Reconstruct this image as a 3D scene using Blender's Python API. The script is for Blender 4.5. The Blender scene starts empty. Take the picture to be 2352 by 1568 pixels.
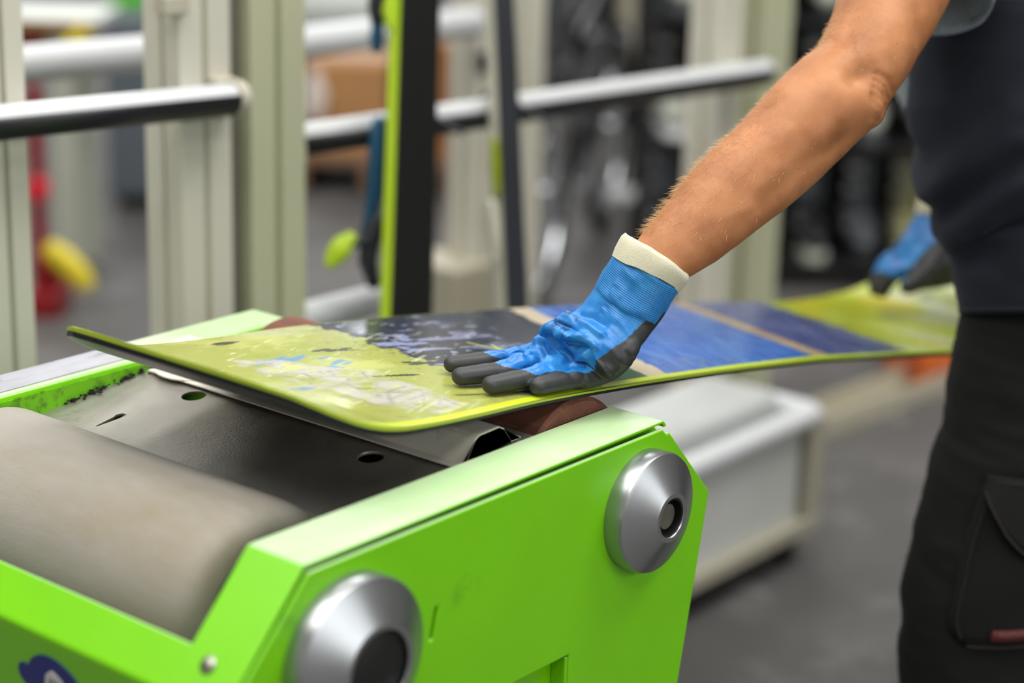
import bpy, bmesh, math, random
import numpy as np
from mathutils import Vector, Matrix

# ---------------------------------------------------------------- scene, camera, light
S = bpy.context.scene
COL = S.collection
S.view_settings.view_transform = 'Standard'
S.view_settings.look = 'None'
S.view_settings.gamma = 1.0
S.view_settings.use_curve_mapping = False
S.view_settings.exposure = -0.25

# world axes: +X runs along the grinder, +Y across it, +Z up
cam_d = bpy.data.cameras.new('camera')
cam_d.sensor_width = 36.0
cam_d.lens = 70.0
cam_d.clip_end = 60
cam_d.dof.use_dof = True
cam_d.dof.focus_distance = 1.94
cam_d.dof.aperture_fstop = 2.0
cam = bpy.data.objects.new('camera', cam_d)
COL.objects.link(cam)
_r, _u, _b = (0.6351, -0.7719, 0.0271), (0.2028, 0.2005, 0.9585), (-0.7453, -0.6033, 0.2839)
cam.matrix_world = Matrix(((_r[0], _u[0], _b[0], 0.0), (_r[1], _u[1], _b[1], 0.0), (_r[2], _u[2], _b[2], 1.47), (0, 0, 0, 1)))
S.camera = cam

world = bpy.data.worlds.new('world')
S.world = world
world.use_nodes = True
world.node_tree.nodes['Background'].inputs[0].default_value = (0.95, 0.98, 1.0, 1)
world.node_tree.nodes['Background'].inputs[1].default_value = 0.2


def area(name, loc, sx, sy, power, col=(1.0, 0.99, 0.96), target=None):
    d = bpy.data.lights.new(name, 'AREA')
    d.shape = 'RECTANGLE'
    d.size, d.size_y = sx, sy
    d.energy = power
    d.color = col
    o = bpy.data.objects.new(name, d)
    o.location = loc
    if target is not None:
        o.rotation_euler = (Vector(target) - Vector(loc)).to_track_quat('-Z', 'Y').to_euler()
    COL.objects.link(o)
    return o


# rows of fluorescent fittings under a high workshop roof, bright windows on the far side, added fills
for i in range(2):
    for j in range(4):
        area('fluorescent_and_fill', (-2.2 + 1.9 * i, -2.6 + 2.6 * j, 5.6), 1.5, 1.5, 66)
for i in range(2):
    for j in range(2):
        area('fluorescent_and_fill', (2.6 + 3.4 * i, 0.5 + 4.0 * j, 6.0), 2.6, 1.6, 125)
area('window_and_fill', (1.5, -4.8, 2.8), 7.0, 2.2, 210, (0.95, 0.98, 1.0), (1.8, 1.0, 0.9))  # added unseen fill from behind the camera, lifts the side panel
area('fluorescent_and_fill', (0.4, 1.6, 6.0), 2.6, 1.6, 90)
area('fluorescent_and_fill', (4.4, -0.9, 6.0), 2.6, 1.6, 190)  # added unseen fill that brightens the right-hand floor
area('roof_fill', (11.6, 10.6, 6.55), 6.6, 6.6, 480, (0.97, 0.99, 1.0))  # added bright panel under the roof for reflections on the green rims
area('window_and_fill', (7.5, 13.85, 5.6), 12.0, 1.5, 230, (0.95, 0.98, 1.0), (7.5, 0.0, 3.5))
area('window_and_fill', (14.85, 13.05, 2.44), 0.34, 0.55, 12, (0.97, 0.99, 1.0), (0.0, 0.5, 1.4))


# ---------------------------------------------------------------- helpers
def lin(h):
    h = h.lstrip('#')
    out = []
    for k in (0, 2, 4):
        c = int(h[k:k + 2], 16) / 255.0
        out.append(c / 12.92 if c <= 0.04045 else ((c + 0.055) / 1.055) ** 2.4)
    return tuple(out)


def mat(name, col, rough=0.5, metal=0.0, vary=0.0, vscale=8.0, bump=0.0, bscale=60.0, spec=0.5, sheen=0.0,
        coat=0.0, sss=0.0, dirt=None, dscale=5.0, dlo=0.55, dhi=0.75, stretch=(1, 1, 1), aniso=0.0):
    m = bpy.data.materials.new(name)
    m.use_nodes = True
    N, L = m.node_tree.nodes, m.node_tree.links
    b = N['Principled BSDF']
    c = lin(col) if isinstance(col, str) else col
    b.inputs['Base Color'].default_value = (*c, 1)
    b.inputs['Roughness'].default_value = rough
    b.inputs['Metallic'].default_value = metal
    b.inputs['Specular IOR Level'].default_value = spec
    b.inputs['Sheen Weight'].default_value = sheen
    b.inputs['Coat Weight'].default_value = coat
    b.inputs['Anisotropic'].default_value = aniso
    if sss:
        b.inputs['Subsurface Weight'].default_value = sss
        b.inputs['Subsurface Radius'].default_value = (1.0, 0.35, 0.18)
        b.inputs['Subsurface Scale'].default_value = 0.008
    tc = N.new('ShaderNodeTexCoord')
    mp = N.new('ShaderNodeMapping')
    mp.inputs['Scale'].default_value = stretch
    L.new(tc.outputs['Object'], mp.inputs[0])
    last = None
    if vary:
        n = N.new('ShaderNodeTexNoise')
        n.inputs['Scale'].default_value = vscale
        n.inputs['Detail'].default_value = 6
        L.new(mp.outputs[0], n.inputs['Vector'])
        r = N.new('ShaderNodeMapRange')
        r.inputs[1].default_value, r.inputs[2].default_value = 0.3, 0.7
        r.inputs[3].default_value, r.inputs[4].default_value = 1 - vary, 1 + vary
        L.new(n.outputs[0], r.inputs[0])
        mx = N.new('ShaderNodeMix')
        mx.data_type = 'RGBA'
        mx.blend_type = 'MULTIPLY'
        mx.inputs[0].default_value = 1
        mx.inputs[6].default_value = (*c, 1)
        L.new(r.outputs[0], mx.inputs[7])
        last = mx.outputs[2]
    if dirt:
        n = N.new('ShaderNodeTexNoise')
        n.inputs['Scale'].default_value = dscale
        n.inputs['Detail'].default_value = 9
        n.inputs['Roughness'].default_value = 0.7
        L.new(mp.outputs[0], n.inputs['Vector'])
        r = N.new('ShaderNodeMapRange')
        r.inputs[1].default_value, r.inputs[2].default_value = dlo, dhi
        L.new(n.outputs[0], r.inputs[0])
        mx = N.new('ShaderNodeMix')
        mx.data_type = 'RGBA'
        mx.inputs[6].default_value = (*c, 1)
        mx.inputs[7].default_value = (*lin(dirt), 1)
        if last is not None:
            L.new(last, mx.inputs[6])
        L.new(r.outputs[0], mx.inputs[0])
        last = mx.outputs[2]
    if last is not None:
        L.new(last, b.inputs['Base Color'])
    if bump:
        n = N.new('ShaderNodeTexNoise')
        n.inputs['Scale'].default_value = bscale
        n.inputs['Detail'].default_value = 4
        L.new(mp.outputs[0], n.inputs['Vector'])
        bp = N.new('ShaderNodeBump')
        bp.inputs['Strength'].default_value = bump
        bp.inputs['Distance'].default_value = 0.002
        L.new(n.outputs[0], bp.inputs['Height'])
        L.new(bp.outputs[0], b.inputs['Normal'])
    return m


def vnoise(P, scale, seed=0, octaves=3):
    """value noise for an (n,3) array, about -1..1"""
    P = np.asarray(P, float) * scale
    out = np.zeros(len(P))
    amp, tot = 1.0, 0.0
    for o in range(octaves):
        I = np.floor(P).astype(np.int64)
        F = P - I
        F = F * F * (3 - 2 * F)
        acc = np.zeros(len(P))
        for dx in (0, 1):
            for dy in (0, 1):
                for dz in (0, 1):
                    h = ((I[:, 0] + dx) * 73856093) ^ ((I[:, 1] + dy) * 19349663) ^ ((I[:, 2] + dz) * 83492791) ^ ((seed + o * 17) * 2654435761)
                    h = (h ^ (h >> 13)) * 1274126177
                    h = (h ^ (h >> 16)) & 0xffff
                    w = (F[:, 0] if dx else 1 - F[:, 0]) * (F[:, 1] if dy else 1 - F[:, 1]) * (F[:, 2] if dz else 1 - F[:, 2])
                    acc += w * (h / 32767.5 - 1)
        out += amp * acc
        tot += amp
        amp *= 0.5
        P = P * 2.03 + 11.7
    return out / tot


def unit(v):
    v = np.asarray(v, float)
    return v / (np.linalg.norm(v) + 1e-12)


class MB:
    def __init__(self):
        self.v, self.f = [], []

    def add(self, vs, fs):
        k = len(self.v)
        self.v += [tuple(map(float, p)) for p in vs]
        self.f += [tuple(i + k for i in f) for f in fs]
        return self

    def box(self, lo, hi):
        (a, b, c), (d, e, f) = lo, hi
        return self.add([(a, b, c), (d, b, c), (d, e, c), (a, e, c), (a, b, f), (d, b, f), (d, e, f), (a, e, f)],
                        [(3, 2, 1, 0), (4, 5, 6, 7), (0, 1, 5, 4), (1, 2, 6, 5), (2, 3, 7, 6), (3, 0, 4, 7)])

    def obox(self, c, ux, uy, uz):
        c, ux, uy, uz = map(np.array, (c, ux, uy, uz))
        vs = [c + sx * ux + sy * uy + sz * uz for sz in (-1, 1) for sy in (-1, 1) for sx in (-1, 1)]
        return self.add(vs, [(2, 3, 1, 0), (4, 5, 7, 6), (0, 1, 5, 4), (1, 3, 7, 5), (3, 2, 6, 7), (2, 0, 4, 6)])

    def prism(self, poly, w0, w1, axis=1):
        """polygon in the (x,z) plane run along y (axis 1), or (y,z) along x (axis 0), or (x,y) along z (axis 2)"""
        n = len(poly)

        def P(p, w):
            return (p[0], w, p[1]) if axis == 1 else (w, p[0], p[1]) if axis == 0 else (p[0], p[1], w)
        vs = [P(p, w0) for p in poly] + [P(p, w1) for p in poly]
        fs = [tuple(range(n)), tuple(range(2 * n - 1, n - 1, -1))]
        fs += [(i, n + i, n + (i + 1) % n, (i + 1) % n) for i in range(n)]
        return self.add(vs, fs)

    def loft(self, cs, ra, rb=None, ref=(0, 0, 1), n=16, cap=True, dome=False, refs=None):
        cs = [np.array(c, float) for c in cs]
        rb = ra if rb is None else rb
        m = len(cs)
        rings = []
        for i in range(m):
            t = unit(cs[min(i + 1, m - 1)] - cs[max(i - 1, 0)])
            rf = np.array(refs[i] if refs is not None else ref, float)
            u = rf - t * rf.dot(t)
            if np.linalg.norm(u) < 1e-6:
                u = np.cross(t, (1, 0.3, 0.1))
            u = unit(u)
            rings.append((cs[i], u, np.cross(t, u), ra[i], rb[i], t))
        if dome:
            out = []
            c, u, v, a, b, t = rings[0]
            r = min(a, b)
            for q in (0.1, 0.35, 0.65, 0.88):
                s = math.sqrt(1 - (1 - q) ** 2)
                out.append((c - t * r * (1 - q), u, v, a * s, b * s, t))
            out += rings
            c, u, v, a, b, t = rings[-1]
            r = min(a, b)
            for q in (0.88, 0.65, 0.35, 0.1):
                s = math.sqrt(1 - (1 - q) ** 2)
                out.append((c + t * r * (1 - q), u, v, a * s, b * s, t))
            rings = out
        vs, fs = [], []
        for c, u, v, a, b, t in rings:
            for k in range(n):
                an = 2 * math.pi * k / n
                vs.append(c + u * a * math.cos(an) + v * b * math.sin(an))
        for i in range(len(rings) - 1):
            for k in range(n):
                k2 = (k + 1) % n
                fs.append((i * n + k, i * n + k2, (i + 1) * n + k2, (i + 1) * n + k))
        if cap:
            fs.append(tuple(range(n - 1, -1, -1)))
            q = (len(rings) - 1) * n
            fs.append(tuple(range(q, q + n)))
        return self.add(vs, fs)

    def tube(self, pts, r, n=10, cap=True):
        return self.loft(pts, [r] * len(pts), n=n, cap=cap)

    def lathe(self, prof, o, axis, n=32, closed=False):
        """profile (radius, height) turned about axis through o"""
        axis = unit(axis)
        u = np.cross(axis, (0, 0, 1.0))
        u = unit(u) if np.linalg.norm(u) > 1e-6 else np.array((1.0, 0, 0))
        v = np.cross(axis, u)
        o = np.array(o, float)
        vs, fs = [], []
        for r, h in prof:
            for k in range(n):
                an = 2 * math.pi * k / n
                vs.append(o + axis * h + r * (u * math.cos(an) + v * math.sin(an)))
        m = len(prof)
        for i in range(m if closed else m - 1):
            i2 = (i + 1) % m
            for k in range(n):
                k2 = (k + 1) % n
                fs.append((i * n + k, i * n + k2, i2 * n + k2, i2 * n + k))
        if not closed:
            if prof[0][0] > 1e-5:
                fs.append(tuple(range(n - 1, -1, -1)))
            if prof[-1][0] > 1e-5:
                fs.append(tuple(range((m - 1) * n, m * n)))
        return self.add(vs, fs)

    def torus(self, o, axis, R, r, n=36, m=10):
        prof = [(R + r * math.cos(2 * math.pi * k / m), r * math.sin(2 * math.pi * k / m)) for k in range(m)]
        return self.lathe(prof, o, axis, n, closed=True)

    def mesh(self, name):
        me = bpy.data.meshes.new(name)
        me.from_pydata(self.v, [], self.f)
        bm = bmesh.new()
        bm.from_mesh(me)
        bmesh.ops.remove_doubles(bm, verts=bm.verts, dist=1e-6)
        bmesh.ops.recalc_face_normals(bm, faces=bm.faces)
        bm.to_mesh(me)
        bm.free()
        return me

    def build(self, name, m, parent=None, smooth=False, bevel=0.0, seg=2, angle=40):
        return link(name, self.mesh(name), m, parent, smooth, bevel, seg, angle)


def link(name, me, m, parent=None, smooth=False, bevel=0.0, seg=2, angle=40):
    o = bpy.data.objects.new(name, me)
    COL.objects.link(o)
    if m is not None and not me.materials:
        me.materials.append(m)
    if parent is not None:
        o.parent = parent
        o.matrix_parent_inverse = Matrix.Translation(-parent_loc(parent))
    if smooth:
        for p in me.polygons:
            p.use_smooth = True
        if not bevel:
            me.set_sharp_from_angle(angle=math.radians(angle))
    if bevel:
        bv = o.modifiers.new('bevel', 'BEVEL')
        bv.width = bevel
        bv.segments = seg
        bv.limit_method = 'ANGLE'
        bv.angle_limit = math.radians(35)
        bv.harden_normals = False
    return o


def parent_loc(p):
    # parts are modelled in world space: only a thing's own base point shifts them
    return p.location.copy() if p.parent is None else Vector((0, 0, 0))


def thing(name, loc, label, cat, group=None):
    o = bpy.data.objects.new(name, None)
    o.empty_display_size = 0.1
    o.location = loc
    COL.objects.link(o)
    o['label'] = label
    o['category'] = cat
    if group:
        o['group'] = group
    return o


def tag(o, label, cat, group=None):
    o['label'] = label
    o['category'] = cat
    if group:
        o['group'] = group
    return o


def structure(o):
    o['kind'] = 'structure'
    return o


def copy_tree(o, parent=None):
    c = o.copy()
    COL.objects.link(c)
    if parent is not None:
        c.parent = parent
    for ch in list(o.children):
        copy_tree(ch, c)
    return c


def fused(mb, voxel, it=5, fac=0.5):
    """one continuous skin round overlapping closed shapes"""
    me = mb.mesh('shape')
    o = bpy.data.objects.new('shape', me)
    COL.objects.link(o)
    r = o.modifiers.new('r', 'REMESH')
    r.mode = 'VOXEL'
    r.voxel_size = voxel
    r.adaptivity = 0
    s = o.modifiers.new('s', 'SMOOTH')
    s.factor = fac
    s.iterations = it
    dg = bpy.context.evaluated_depsgraph_get()
    out = bpy.data.meshes.new_from_object(o.evaluated_get(dg), depsgraph=dg)
    bpy.data.objects.remove(o)
    for p in out.polygons:
        p.use_smooth = True
    return out


def get_co(me):
    a = np.empty(len(me.vertices) * 3)
    me.vertices.foreach_get('co', a)
    return a.reshape(-1, 3)


def get_no(me):
    a = np.empty(len(me.vertices) * 3)
    me.vertices.foreach_get('normal', a)
    return a.reshape(-1, 3)


def set_co(me, a):
    me.vertices.foreach_set('co', np.ascontiguousarray(a).ravel())
    me.update()


def set_attr(me, name, vals):
    a = me.attributes.new(name, 'FLOAT', 'POINT')
    a.data.foreach_set('value', np.ascontiguousarray(vals, dtype=np.float32))


def set_col(me, name, rgb):
    a = me.attributes.new(name, 'FLOAT_COLOR', 'POINT')
    q = np.ones((len(rgb), 4), np.float32)
    q[:, :3] = rgb
    a.data.foreach_set('color', q.ravel())


def sstep(a, b, x):
    t = np.clip((x - a) / (b - a), 0, 1)
    return t * t * (3 - 2 * t)


def seg_dist(p, poly):
    """distance from 2-D points to a polyline"""
    d = np.full(len(p), 1e9)
    for a, b in zip(poly[:-1], poly[1:]):
        a, b = np.array(a), np.array(b)
        ab = b - a
        t = np.clip(((p - a) @ ab) / (ab @ ab + 1e-12), 0, 1)
        d = np.minimum(d, np.linalg.norm(p - a - t[:, None] * ab, axis=1))
    return d


def in_poly(p, poly):
    x, y = p[:, 0], p[:, 1]
    r = np.zeros(len(p), bool)
    for (x0, y0), (x1, y1) in zip(poly, poly[1:] + poly[:1]):
        c = ((y0 > y) != (y1 > y)) & (x < (x1 - x0) * (y - y0) / (y1 - y0 + 1e-15) + x0)
        r ^= c
    return r


def plate_with_holes(outer, holes, w0, w1, axis=1):
    """flat sheet with real openings: filled outline run from w0 to w1"""
    bm = bmesh.new()

    def P(p):
        return (p[0], w0, p[1]) if axis == 1 else (p[0], p[1], w0)
    edges = []
    for loop in [outer] + holes:
        vs = [bm.verts.new(P(p)) for p in loop]
        edges += [bm.edges.new((vs[i], vs[(i + 1) % len(vs)])) for i in range(len(vs))]
    bmesh.ops.triangle_fill(bm, edges=edges, use_beauty=True, use_dissolve=False)
    bmesh.ops.dissolve_limit(bm, angle_limit=0.01, verts=bm.verts, edges=bm.edges)
    r = bmesh.ops.extrude_face_region(bm, geom=bm.faces[:])
    d = Vector((0, w1 - w0, 0)) if axis == 1 else Vector((0, 0, w1 - w0))
    bmesh.ops.translate(bm, verts=[g for g in r['geom'] if isinstance(g, bmesh.types.BMVert)], vec=d)
    bmesh.ops.recalc_face_normals(bm, faces=bm.faces)
    me = bpy.data.meshes.new('plate')
    bm.to_mesh(me)
    bm.free()
    return me


def circle(c, rx, ry, n=28):
    return [(c[0] + rx * math.cos(2 * math.pi * k / n), c[1] + ry * math.sin(2 * math.pi * k / n)) for k in range(n)]


# ---------------------------------------------------------------- materials
M = {}
GREEN = '#70c000'
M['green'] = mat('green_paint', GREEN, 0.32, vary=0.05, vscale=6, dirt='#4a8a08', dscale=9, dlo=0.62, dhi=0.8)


def paint_toplight(m, hexc, amount, lo=0.80, hi=0.99):
    """bright top light painted as pale colour on the faces that look up"""
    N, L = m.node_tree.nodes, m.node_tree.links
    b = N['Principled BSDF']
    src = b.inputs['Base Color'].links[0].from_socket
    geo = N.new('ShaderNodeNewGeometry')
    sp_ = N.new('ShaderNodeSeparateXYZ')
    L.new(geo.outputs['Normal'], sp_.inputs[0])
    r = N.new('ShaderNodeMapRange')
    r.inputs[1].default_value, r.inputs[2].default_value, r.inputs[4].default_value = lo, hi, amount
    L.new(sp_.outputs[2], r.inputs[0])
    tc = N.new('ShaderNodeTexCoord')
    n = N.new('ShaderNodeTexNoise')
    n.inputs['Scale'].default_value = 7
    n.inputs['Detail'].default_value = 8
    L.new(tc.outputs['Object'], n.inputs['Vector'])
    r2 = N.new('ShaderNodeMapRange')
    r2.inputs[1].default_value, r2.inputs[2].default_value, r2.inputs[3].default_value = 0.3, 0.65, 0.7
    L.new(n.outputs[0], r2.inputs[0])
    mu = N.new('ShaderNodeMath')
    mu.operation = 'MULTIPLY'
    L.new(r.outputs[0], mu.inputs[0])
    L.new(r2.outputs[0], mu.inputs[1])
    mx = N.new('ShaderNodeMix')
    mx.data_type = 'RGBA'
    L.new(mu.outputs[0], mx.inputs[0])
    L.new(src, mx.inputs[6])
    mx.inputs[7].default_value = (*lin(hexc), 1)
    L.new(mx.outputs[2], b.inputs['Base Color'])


paint_toplight(M['green'], '#ccd6c0', 0.76)  # whitish highlight of the rim tops, put into the paint colour
M['green_dusty'] = mat('green_paint_dusty', GREEN, 0.5, vary=0.06, vscale=14, dirt='#26281a', dscale=46, dlo=0.5, dhi=0.72)
M['green_worn'] = mat('green_paint_worn', '#a4a4ac', 0.4, vary=0.1, vscale=60, dirt='#6f6b74', dscale=34, dlo=0.56, dhi=0.66, stretch=(0.4, 1, 1))
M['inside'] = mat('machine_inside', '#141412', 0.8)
M['plate'] = mat('platen_steel', '#a9a49c', 0.36, metal=0.75, vary=0.22, vscale=9, bump=0.25, bscale=420, dirt='#5b5246', dscale=7, dlo=0.55, dhi=0.8)
M['bracket'] = mat('bracket_steel', '#d6d1c4', 0.42, metal=0.1, dirt='#6b6254', dscale=30, dlo=0.6, dhi=0.8)
M['belt'] = mat('roller_belt', '#908b82', 0.62, vary=0.16, vscale=5, bump=0.2, bscale=500, dirt='#857a63', dscale=9, dlo=0.45, dhi=0.75, stretch=(1, 0.35, 1))
M['dark_rubber'] = mat('dark_rubber', '#1a1918', 0.55)
M['drum'] = mat('abrasive_drum', '#6e4234', 0.75, vary=0.25, vscale=40, bump=0.5, bscale=300, stretch=(1, 0.2, 1), dirt='#9a7566', dscale=26, dlo=0.55, dhi=0.75)
M['alu'] = mat('turned_aluminium', '#a5a7a9', 0.3, metal=0.92, vary=0.05, vscale=30, dirt='#a8957a', dscale=25, dlo=0.66, dhi=0.85)
M['bolt'] = mat('bolt_steel', '#8f8f82', 0.35, metal=0.9)
M['black'] = mat('black_plastic', '#0d0d0d', 0.45)
M['stickblue'] = mat('sticker_blue', '#0a1d6e', 0.4)
M['stickwhite'] = mat('sticker_white', '#c8c4c4', 0.45)
M['profile'] = mat('aluminium_profile', '#d2cfc0', 0.42, metal=0.1, vary=0.05, vscale=3)
M['profile_green'] = mat('aluminium_profile_tinted', '#bcbd9f', 0.42, metal=0.1, vary=0.05, vscale=3)
M['groove'] = mat('profile_groove', '#6f6c5f', 0.6)
M['white_tube'] = mat('white_tube', '#c6c8ca', 0.3, spec=0.6)
M['tube_black'] = mat('black_sleeve', '#17171c', 0.45)
M['cap'] = mat('end_cap', '#b7b2a0', 0.5)
M['lime'] = mat('lime_plastic', '#b5d32c', 0.35)
M['ski_black'] = mat('ski_base_black', '#121312', 0.4)
M['ski_white'] = mat('ski_top_pale', '#b9b6a6', 0.4)
M['bind_blue'] = mat('binding_blue', '#17506e', 0.4)
M['bind_dark'] = mat('binding_dark', '#20242a', 0.45)
M['floor'] = mat('workshop_floor', '#4d4b4a', 0.55, vary=0.2, vscale=2.2, bump=0.2, bscale=90, dirt='#716e6c', dscale=5, dlo=0.52, dhi=0.72)
M['wall'] = mat('wall_paint', '#a3a19c', 0.8, vary=0.05)
M['ceiling'] = mat('ceiling_paint', '#c5c5c2', 0.9)
M['binwhite'] = mat('bin_plastic', '#bfc0bc', 0.35, vary=0.05, vscale=4)
M['foam'] = mat('foam_grey_white', '#a8aaa9', 0.6, vary=0.06, vscale=9)
M['binframe'] = mat('bin_frame', '#a9a492', 0.45, metal=0.2)
M['card'] = mat('cardboard', '#a87a4c', 0.8, vary=0.1)
M['card_dark'] = mat('cardboard_dark', '#8a5c34', 0.8, vary=0.1)
M['tape'] = mat('packing_wrap', '#d6c9bf', 0.3)
M['wood'] = mat('pallet_wood', '#7a5c42', 0.75, vary=0.2, vscale=10)
M['bench_white'] = mat('bench_top', '#d5dbd6', 0.4)
M['bench_edge'] = mat('bench_wood_edge', '#8a6a3e', 0.6)
M['red'] = mat('red_paint', '#7c0a12', 0.4, vary=0.1)
M['red_bright'] = mat('red_plastic', '#c4182a', 0.35)
M['yellow'] = mat('yellow_paint', '#d3c022', 0.4)
M['palegrey'] = mat('pale_grey_paint', '#a6a99c', 0.45)
M['darkgrey'] = mat('dark_grey_plastic', '#44474c', 0.5)
M['crate'] = mat('slate_crate', '#545b62', 0.5)
M['beige'] = mat('beige_paint', '#a8a28f', 0.5)
M['greenbright'] = mat('green_cabinet_paint', '#57d60a', 0.4)
M['orange'] = mat('orange_plastic', '#d0662a', 0.45)
M['bike_dark'] = mat('bike_frame_dark', '#1e1e20', 0.35)
M['bike_grey'] = mat('bike_frame_grey', '#55565a', 0.3, metal=0.5)
M['tyre'] = mat('bike_tyre', '#181818', 0.7)
M['chrome'] = mat('bike_alloy', '#c4c6ca', 0.25, metal=0.9)
M['bike_white'] = mat('bike_white', '#d9dadb', 0.35)
M['bottle_yellow'] = mat('bottle_yellow', '#d9d83a', 0.35)
M['glove_cuff'] = mat('cuff_knit', '#c9c3ab', 0.9, sheen=0.3, bump=0.5, bscale=900, vary=0.05, vscale=30)
M['tshirt'] = mat('grey_jersey', '#8d969e', 0.9, sheen=0.25, vary=0.14, vscale=260, bump=0.35, bscale=700, stretch=(1, 1, 0.35))
M['trouser_black'] = mat('black_workwear', '#131311', 0.9, sheen=0.02, spec=0.2, bump=0.4, bscale=600, vary=0.1, vscale=12)
M['trouser_navy'] = mat('navy_workwear', '#171a24', 0.88, sheen=0.05, spec=0.3, bump=0.4, bscale=600, vary=0.08, vscale=12)
M['thread'] = mat('seam_thread', '#1c1512', 0.9)
M['tag_red'] = mat('tag_red', '#4d090b', 0.8)
M['tag_light'] = mat('tag_print', '#5a4236', 0.8)
M['boot'] = mat('boot_leather', '#1b1714', 0.55)
M['sole'] = mat('boot_sole', '#0f0f0f', 0.7)
M['hairblond'] = mat('arm_hair', '#d2aa78', 0.5)
M['hair'] = mat('head_hair', '#6b4c2c', 0.6)
M['rackback'] = mat('rack_back', '#2f2e2c', 0.7)
M['eye'] = mat('eye_white', '#dcdad4', 0.2)
M['iris'] = mat('iris', '#35506a', 0.2)
M['lip'] = mat('lips', '#a85f4e', 0.5)

# ================================================================ structure
X0, X1, Y0, Y1, H = -5.0, 15.0, -5.0, 14.0, 6.6


def wall(name, lo, hi, m):
    return structure(MB().box(lo, hi).build(name, m))


wall('floor', (X0, Y0, -0.1), (X1, Y1, 0.0), M['floor'])
wall('ceiling', (X0, Y0, H), (X1, Y1, H + 0.1), M['ceiling'])
wall('wall_back', (X0, Y1, 0), (X1, Y1 + 0.1, H), M['wall'])
wall('wall_right', (X1, Y0, 0), (X1 + 0.1, Y1, H), M['wall'])
wall('wall_front', (X0, Y0 - 0.1, 0), (X1, Y0, H), M['wall'])
wall('wall_left', (X0 - 0.1, Y0, 0), (X0, Y1, H), M['wall'])
wall('baseboard_back', (X0, Y1 - 0.02, 0), (X1, Y1, 0.12), M['darkgrey'])
wall('baseboard_right', (X1 - 0.02, Y0, 0), (X1, Y1, 0.12), M['darkgrey'])

# ================================================================ belt grinder
WO, WI, FI, FO = 1.038, 1.1025, 1.552, 1.615
g = thing('belt_grinder', (1.25, 1.32, 0), 'green belt grinder with grey front roller under the snowboard', 'machine')
prof = [(0.942, 0.751), (1.030, 0.850), (1.520, 0.850), (1.606, 0.756), (1.567, 0.553), (1.52, 0.30), (1.50, 0.12), (1.00, 0.12), (1.00, 0.50)]
# near and far frames: closed box cheeks with a folded top
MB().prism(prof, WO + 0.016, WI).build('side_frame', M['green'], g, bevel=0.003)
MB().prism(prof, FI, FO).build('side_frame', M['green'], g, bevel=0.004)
if_ = MB().prism([(1.05, 0.60), (1.05, 0.8452), (1.515, 0.8452), (1.515, 0.60)], FI - 0.0012, FI + 0.001).build('inner_face', M['green_dusty'], g)
if_['label'] = 'inner face caked with grinding dust'
# outer skin on the near side, with its cut-out and slot
pan = [(0.945, 0.752), (1.033, 0.8440), (1.517, 0.8432), (1.523, 0.837), (1.529, 0.837), (1.606, 0.755), (1.567, 0.553), (1.52, 0.30), (1.50, 0.12), (1.00, 0.12), (1.00, 0.50)]
cut = [(1.15, 0.42), (1.379, 0.42), (1.379, 0.652), (1.15, 0.652)]
slot = [(1.179, 0.735), (1.183, 0.735), (1.190, 0.764), (1.186, 0.764)]
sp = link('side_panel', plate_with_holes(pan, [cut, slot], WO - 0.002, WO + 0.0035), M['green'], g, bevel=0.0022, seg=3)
sp['label'] = 'near green side panel with rectangular cut-out'
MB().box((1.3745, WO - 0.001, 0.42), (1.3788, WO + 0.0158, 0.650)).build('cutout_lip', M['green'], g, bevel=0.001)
# top sheet of the near rim overhangs the skin by a hair: the dark gap between them stays open
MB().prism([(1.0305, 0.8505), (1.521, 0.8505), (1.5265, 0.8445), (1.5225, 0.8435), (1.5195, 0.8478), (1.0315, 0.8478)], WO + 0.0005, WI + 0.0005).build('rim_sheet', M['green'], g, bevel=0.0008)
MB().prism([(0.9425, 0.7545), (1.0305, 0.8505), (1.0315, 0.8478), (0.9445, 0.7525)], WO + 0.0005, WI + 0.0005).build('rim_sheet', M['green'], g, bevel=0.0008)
MB().box((1.06, FI + 0.012, 0.8495), (1.33, FO - 0.006, 0.8512)).build('worn_strip', M['green_worn'], g)['label'] = 'scratched grey worn strip on the far rim'
# front cross member
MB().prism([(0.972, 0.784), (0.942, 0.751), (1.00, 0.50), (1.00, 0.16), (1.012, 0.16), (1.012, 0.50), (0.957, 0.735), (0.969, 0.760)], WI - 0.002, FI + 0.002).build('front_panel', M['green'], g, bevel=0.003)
b = MB()
b.lathe([(0.0075, 0), (0.0075, 0.003), (0.004, 0.005), (0, 0.0055)], (0.9635, 1.076, 0.7755), (-0.75, 0, 0.66), 16)
b.build('rivet', M['bolt'], g, smooth=True)
# mandatory-sign sticker: blue disc with a pale head
SC = np.array((0.9480, 1.2560, 0.6906))
SC[0] = 0.942 + (0.751 - SC[2]) * 0.058 / 0.251
SNn = unit((-0.251, 0, -0.058))
SD = unit((-0.058, 0, 0.251))
so = MB().lathe([(0.001, 0), (0.041, 0.0), (0.041, 0.0012), (0.001, 0.0012)], SC, SNn, 40).build('sticker', M['stickblue'], g)
so['label'] = 'round blue sticker with a pale head sign'
h = MB()
h.loft([SC + SNn * 0.0016 + SD * dz for dz in (-0.030, -0.012, 0.008, 0.020, 0.026)], [0.0006] * 5, [0.010, 0.014, 0.0165, 0.0115, 0.003], ref=SNn, n=14)
h.build('head_sign', M['stickwhite'], so)
h = MB()
for dy in (-0.007, 0.0, 0.007):
    h.tube([SC + SNn * 0.0024 + SD * dz + np.array((0, dy * f_, 0)) for dz, f_ in ((-0.02, 1), (0, 1.2), (0.018, 0.7))], 0.0009, 6)
h.build('head_lines', M['darkgrey'], so)
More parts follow.
